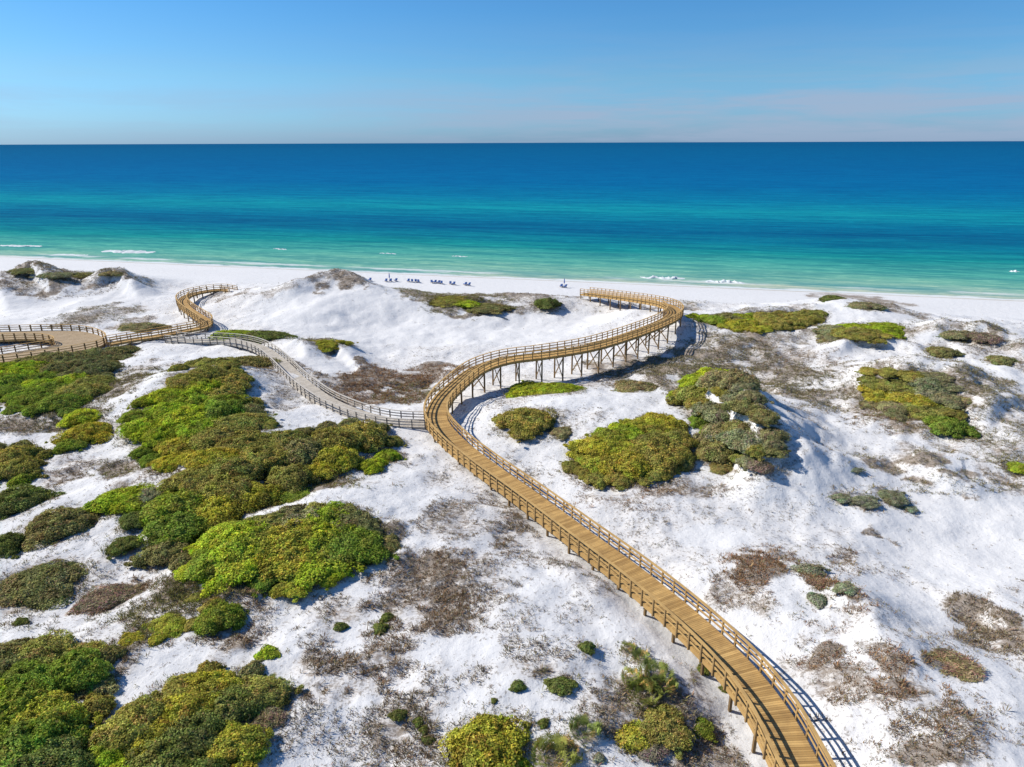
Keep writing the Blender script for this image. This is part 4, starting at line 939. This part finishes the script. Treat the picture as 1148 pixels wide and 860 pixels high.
# ------------------------------------------------------------------ dry brush, tufts and sea oats: uncountable
CT = {'brown': (.30, .205, .115), 'greybrown': (.29, .22, .135), 'grey': (.31, .26, .19), 'olive': (.26, .235, .08), 'greyolive': (.27, .235, .12), 'red': (.34, .20, .105)}
def cover():
    xs, ys, tn, am = [], [], [], []
    keys = list(CT)
    for cx, cy, a, b, amt, t in EP:
        area = math.pi * a * b; s = pxm(cx, cy)
        den = amt * (40 if s > 11 else 24 if s > 7 else 14.0)
        n = int(min(area * den, 14000)); q = np.sqrt(rng.random(n)) * 1.15; th = rng.random(n) * 2 * math.pi
        xs.append(cx + a * q * np.cos(th)); ys.append(cy + b * q * np.sin(th)); tn += [keys.index(t)] * n; am += [amt] * n
    n = 200000                                           # thin scatter over all the dunes
    yy = 22 + 150 * rng.random(n) ** 1.6; xx = (rng.random(n) * 2 - 1) * (.85 * yy + 12)
    xs.append(xx); ys.append(yy); tn += list(rng.choice([1, 2, 0, 4], n)); am += [.2] * n
    for sxx, syy, rad in SH:                              # dead grass and sprigs around every shrub
        n = int(min(700, 30 * rad * rad + 45 * rad)); q = rad * rng.uniform(.78, 1.2, n) + np.abs(rng.normal(0, .45, n)); th = rng.random(n) * 2 * math.pi
        xs.append(sxx + q * np.cos(th)); ys.append(syy + q * np.sin(th) * .95); tn += list(rng.choice([0, 1, 3, 4, 3], n)); am += [.75] * n
    x = np.concatenate(xs); y = np.concatenate(ys); tn = np.array(tn); am = np.array(am)
    f = cover_field(x, y); cl = vnoise(x * .45, y * .9, 4) * .6 + vnoise(x * 1.5, y * 2.2, 8) * .4
    keep = ((cl > (.70 - .48 * f)) | (am == .75) & (cl > .42)) & (shore_d(x, y) > 24) & (rng.random(len(x)) < np.where(am == .75, 1, f * 1.6 + .12))
    # keep the walkways clear
    for Cc, wd in ((mainC, 1.6), (greyC, 1.4), (snC, 1.4)):
        q = Cc[::6]; 
        dm = np.min((x[:, None] - q[None, :, 0]) ** 2 + (y[:, None] - q[None, :, 1]) ** 2, 1) if len(x) * len(q) < 4e7 else np.concatenate([np.min((x[i:i + 5000, None] - q[None, :, 0]) ** 2 + (y[i:i + 5000, None] - q[None, :, 1]) ** 2, 1) for i in range(0, len(x), 5000)])
        keep &= dm > wd ** 2
    x, y, tn, am = x[keep], y[keep], tn[keep], am[keep]; z = H(x, y); n = len(x)
    B = 7
    ht = rng.gamma(4, .038, n).clip(.05, .42) * (.6 + .7 * am)
    base = np.repeat(np.stack([x, y, z - .03], 1), B, 0); m = n * B
    az = rng.random(m) * 2 * math.pi; sp = rng.uniform(.2, 1.15, m) ; h = np.repeat(ht, B) * rng.uniform(.6, 1.2, m)
    off = np.stack([np.cos(az), np.sin(az), 0 * az], 1)
    b0 = base + off * (np.repeat(ht, B) * rng.random(m) * .5)[:, None]
    tip = b0 + off * (h * sp)[:, None] + np.array([0, 0, 1]) * (h * rng.uniform(.35, 1, m))[:, None]
    sd = np.stack([-np.sin(az), np.cos(az), 0 * az], 1) * (.010 + .045 * h)[:, None]
    mid = (b0 + tip) / 2 + np.array([0, 0, 1]) * (h * .12)[:, None]
    V = np.stack([b0, mid + sd, tip, mid - sd], 1).reshape(-1, 3); Fq = np.arange(m * 4).reshape(-1, 4)
    C = np.array([CT[k] for k in keys])[np.repeat(tn, B)] * rng.normal(1, .28, (m, 1)).clip(.4, 1.9) * (1 + rng.normal(0, .08, (m, 3)))
    return n, V, Fq, np.repeat(C, 4, 0)
n_c, V, Fq, C = cover()
tag(add_obj('dry_brush', mesh_np('dry_brush', V, Fq, M_COVER, colors={'leaf': C})), 'low dry brown brush and grass tufts scattered over the white sand', 'dry brush', kind='stuff')

# ------------------------------------------------------------------ beach loungers and closed umbrellas
def lounger_parts():
    fr = MB()
    for sy in (-.32, .32): fr.beam((0, sy, .38), (1.35, sy, .34), .03, .05)
    for xx in (0, .45, .9, 1.35): fr.beam((xx, -.32, .35), (xx, .32, .35), .03, .03)
    legs = []
    for xx in (.05, 1.25):
        for sy in (-.32, .32):
            l = MB(); l.beam((xx, sy, 0), (xx, sy, .34), .035, .035); legs.append(l)
    cu = MB(); cu.box((.68, 0, .45), (.68, 0, -.02), (0, .32, 0), (0, 0, .06))
    bk = MB(); bk.box((-.28, 0, .82), (-.30, 0, .40), (0, .34, 0), (.05, 0, .04))
    return fr, legs, cu, bk
def make_lounger():
    root = bpy.data.objects.new('beach_lounger', None); col.objects.link(root)
    fr, legs, cu, bk = lounger_parts()
    fr.build('frame', M_LWOOD, root)
    for l in legs: l.build('leg', M_LWOOD, root)
    cu.build('cushion', M_BLUE, root); bk.build('backrest', M_BLUE, root)
    return root
def make_umbrella():
    root = bpy.data.objects.new('beach_umbrella', None); col.objects.link(root)
    p = MB(); p.beam((0, 0, -.3), (0, 0, 2.3), .03, .03); p.build('pole', M_LWOOD, root)
    n = 12; V = []; prof = [(1.0, .05), (1.1, .13), (1.5, .12), (2.0, .08), (2.32, .02)]
    for z, r_ in prof:
        for k in range(n):
            q = r_ * (1.25 if k % 2 else .8); V.append((q * math.cos(2 * math.pi * k / n), q * math.sin(2 * math.pi * k / n), z))
    Fq = [(i * n + k, i * n + (k + 1) % n, (i + 1) * n + (k + 1) % n, (i + 1) * n + k) for i in range(len(prof) - 1) for k in range(n)]
    c = MB(); c.add(V, Fq); c.build('canopy', M_BLUE, root)
    return root
def copy_tree(o, parent=None):
    c = o.copy(); col.objects.link(c); c.parent = parent
    for ch in list(o.children): copy_tree(ch, c)
    return c
SPOT = [('at the row end half hidden by the dune crest', [(415,313)], 0),
        ('in the first cluster past the tall dune', [(433,314),(438,314),(444,313.5)], 1),
        ('in the second cluster from the tall dune', [(458,314),(462,314.5),(466,314.5),(469,315)], 0),
        ('in the third cluster from the tall dune', [(484,315.5),(488,315.5),(492,316),(495,316.5)], 0),
        ('in the next to last pair', [(505,317),(509,317.5)], 0),
        ('in the last pair of the row', [(522,318),(526,318.5)], 0),
        ('in the lone pair nearest the boardwalk end', [(629.5,319.5),(634,320)], 1)]
L0 = make_lounger(); U0 = make_umbrella(); usedL = usedU = False
sea_az = math.atan2(-SN[1], -SN[0])
for where, pts, nu in SPOT:
    xy = []
    for px, py in pts:
        x, y = unproj(px, py, 2.1); x, y = float(x), float(y)
        x, y = x, y
        o = L0 if not usedL else copy_tree(L0); usedL = True
        o.location = (x, y, Hz(x, y) - .02); o.rotation_euler = (0, 0, sea_az + random.uniform(-.25, .25) + .5); o.scale = (.82,) * 3
        tag(o, f'blue cushioned beach lounger {where}', 'beach lounger', f'blue loungers {where}')
        xy.append((x, y))
    for k in range(nu):
        i = min(k, len(xy) - 1); x, y = xy[i]; x += .75
        o = U0 if not usedU else copy_tree(U0); usedU = True
        o.location = (x, y + .6, Hz(x, y)); tag(o, f'closed blue beach umbrella {where}', 'beach umbrella', f'closed umbrellas {where}')
print('SHRUBS', N_SHRUB, 'COVER', n_c, 'GROUND', len(fx))
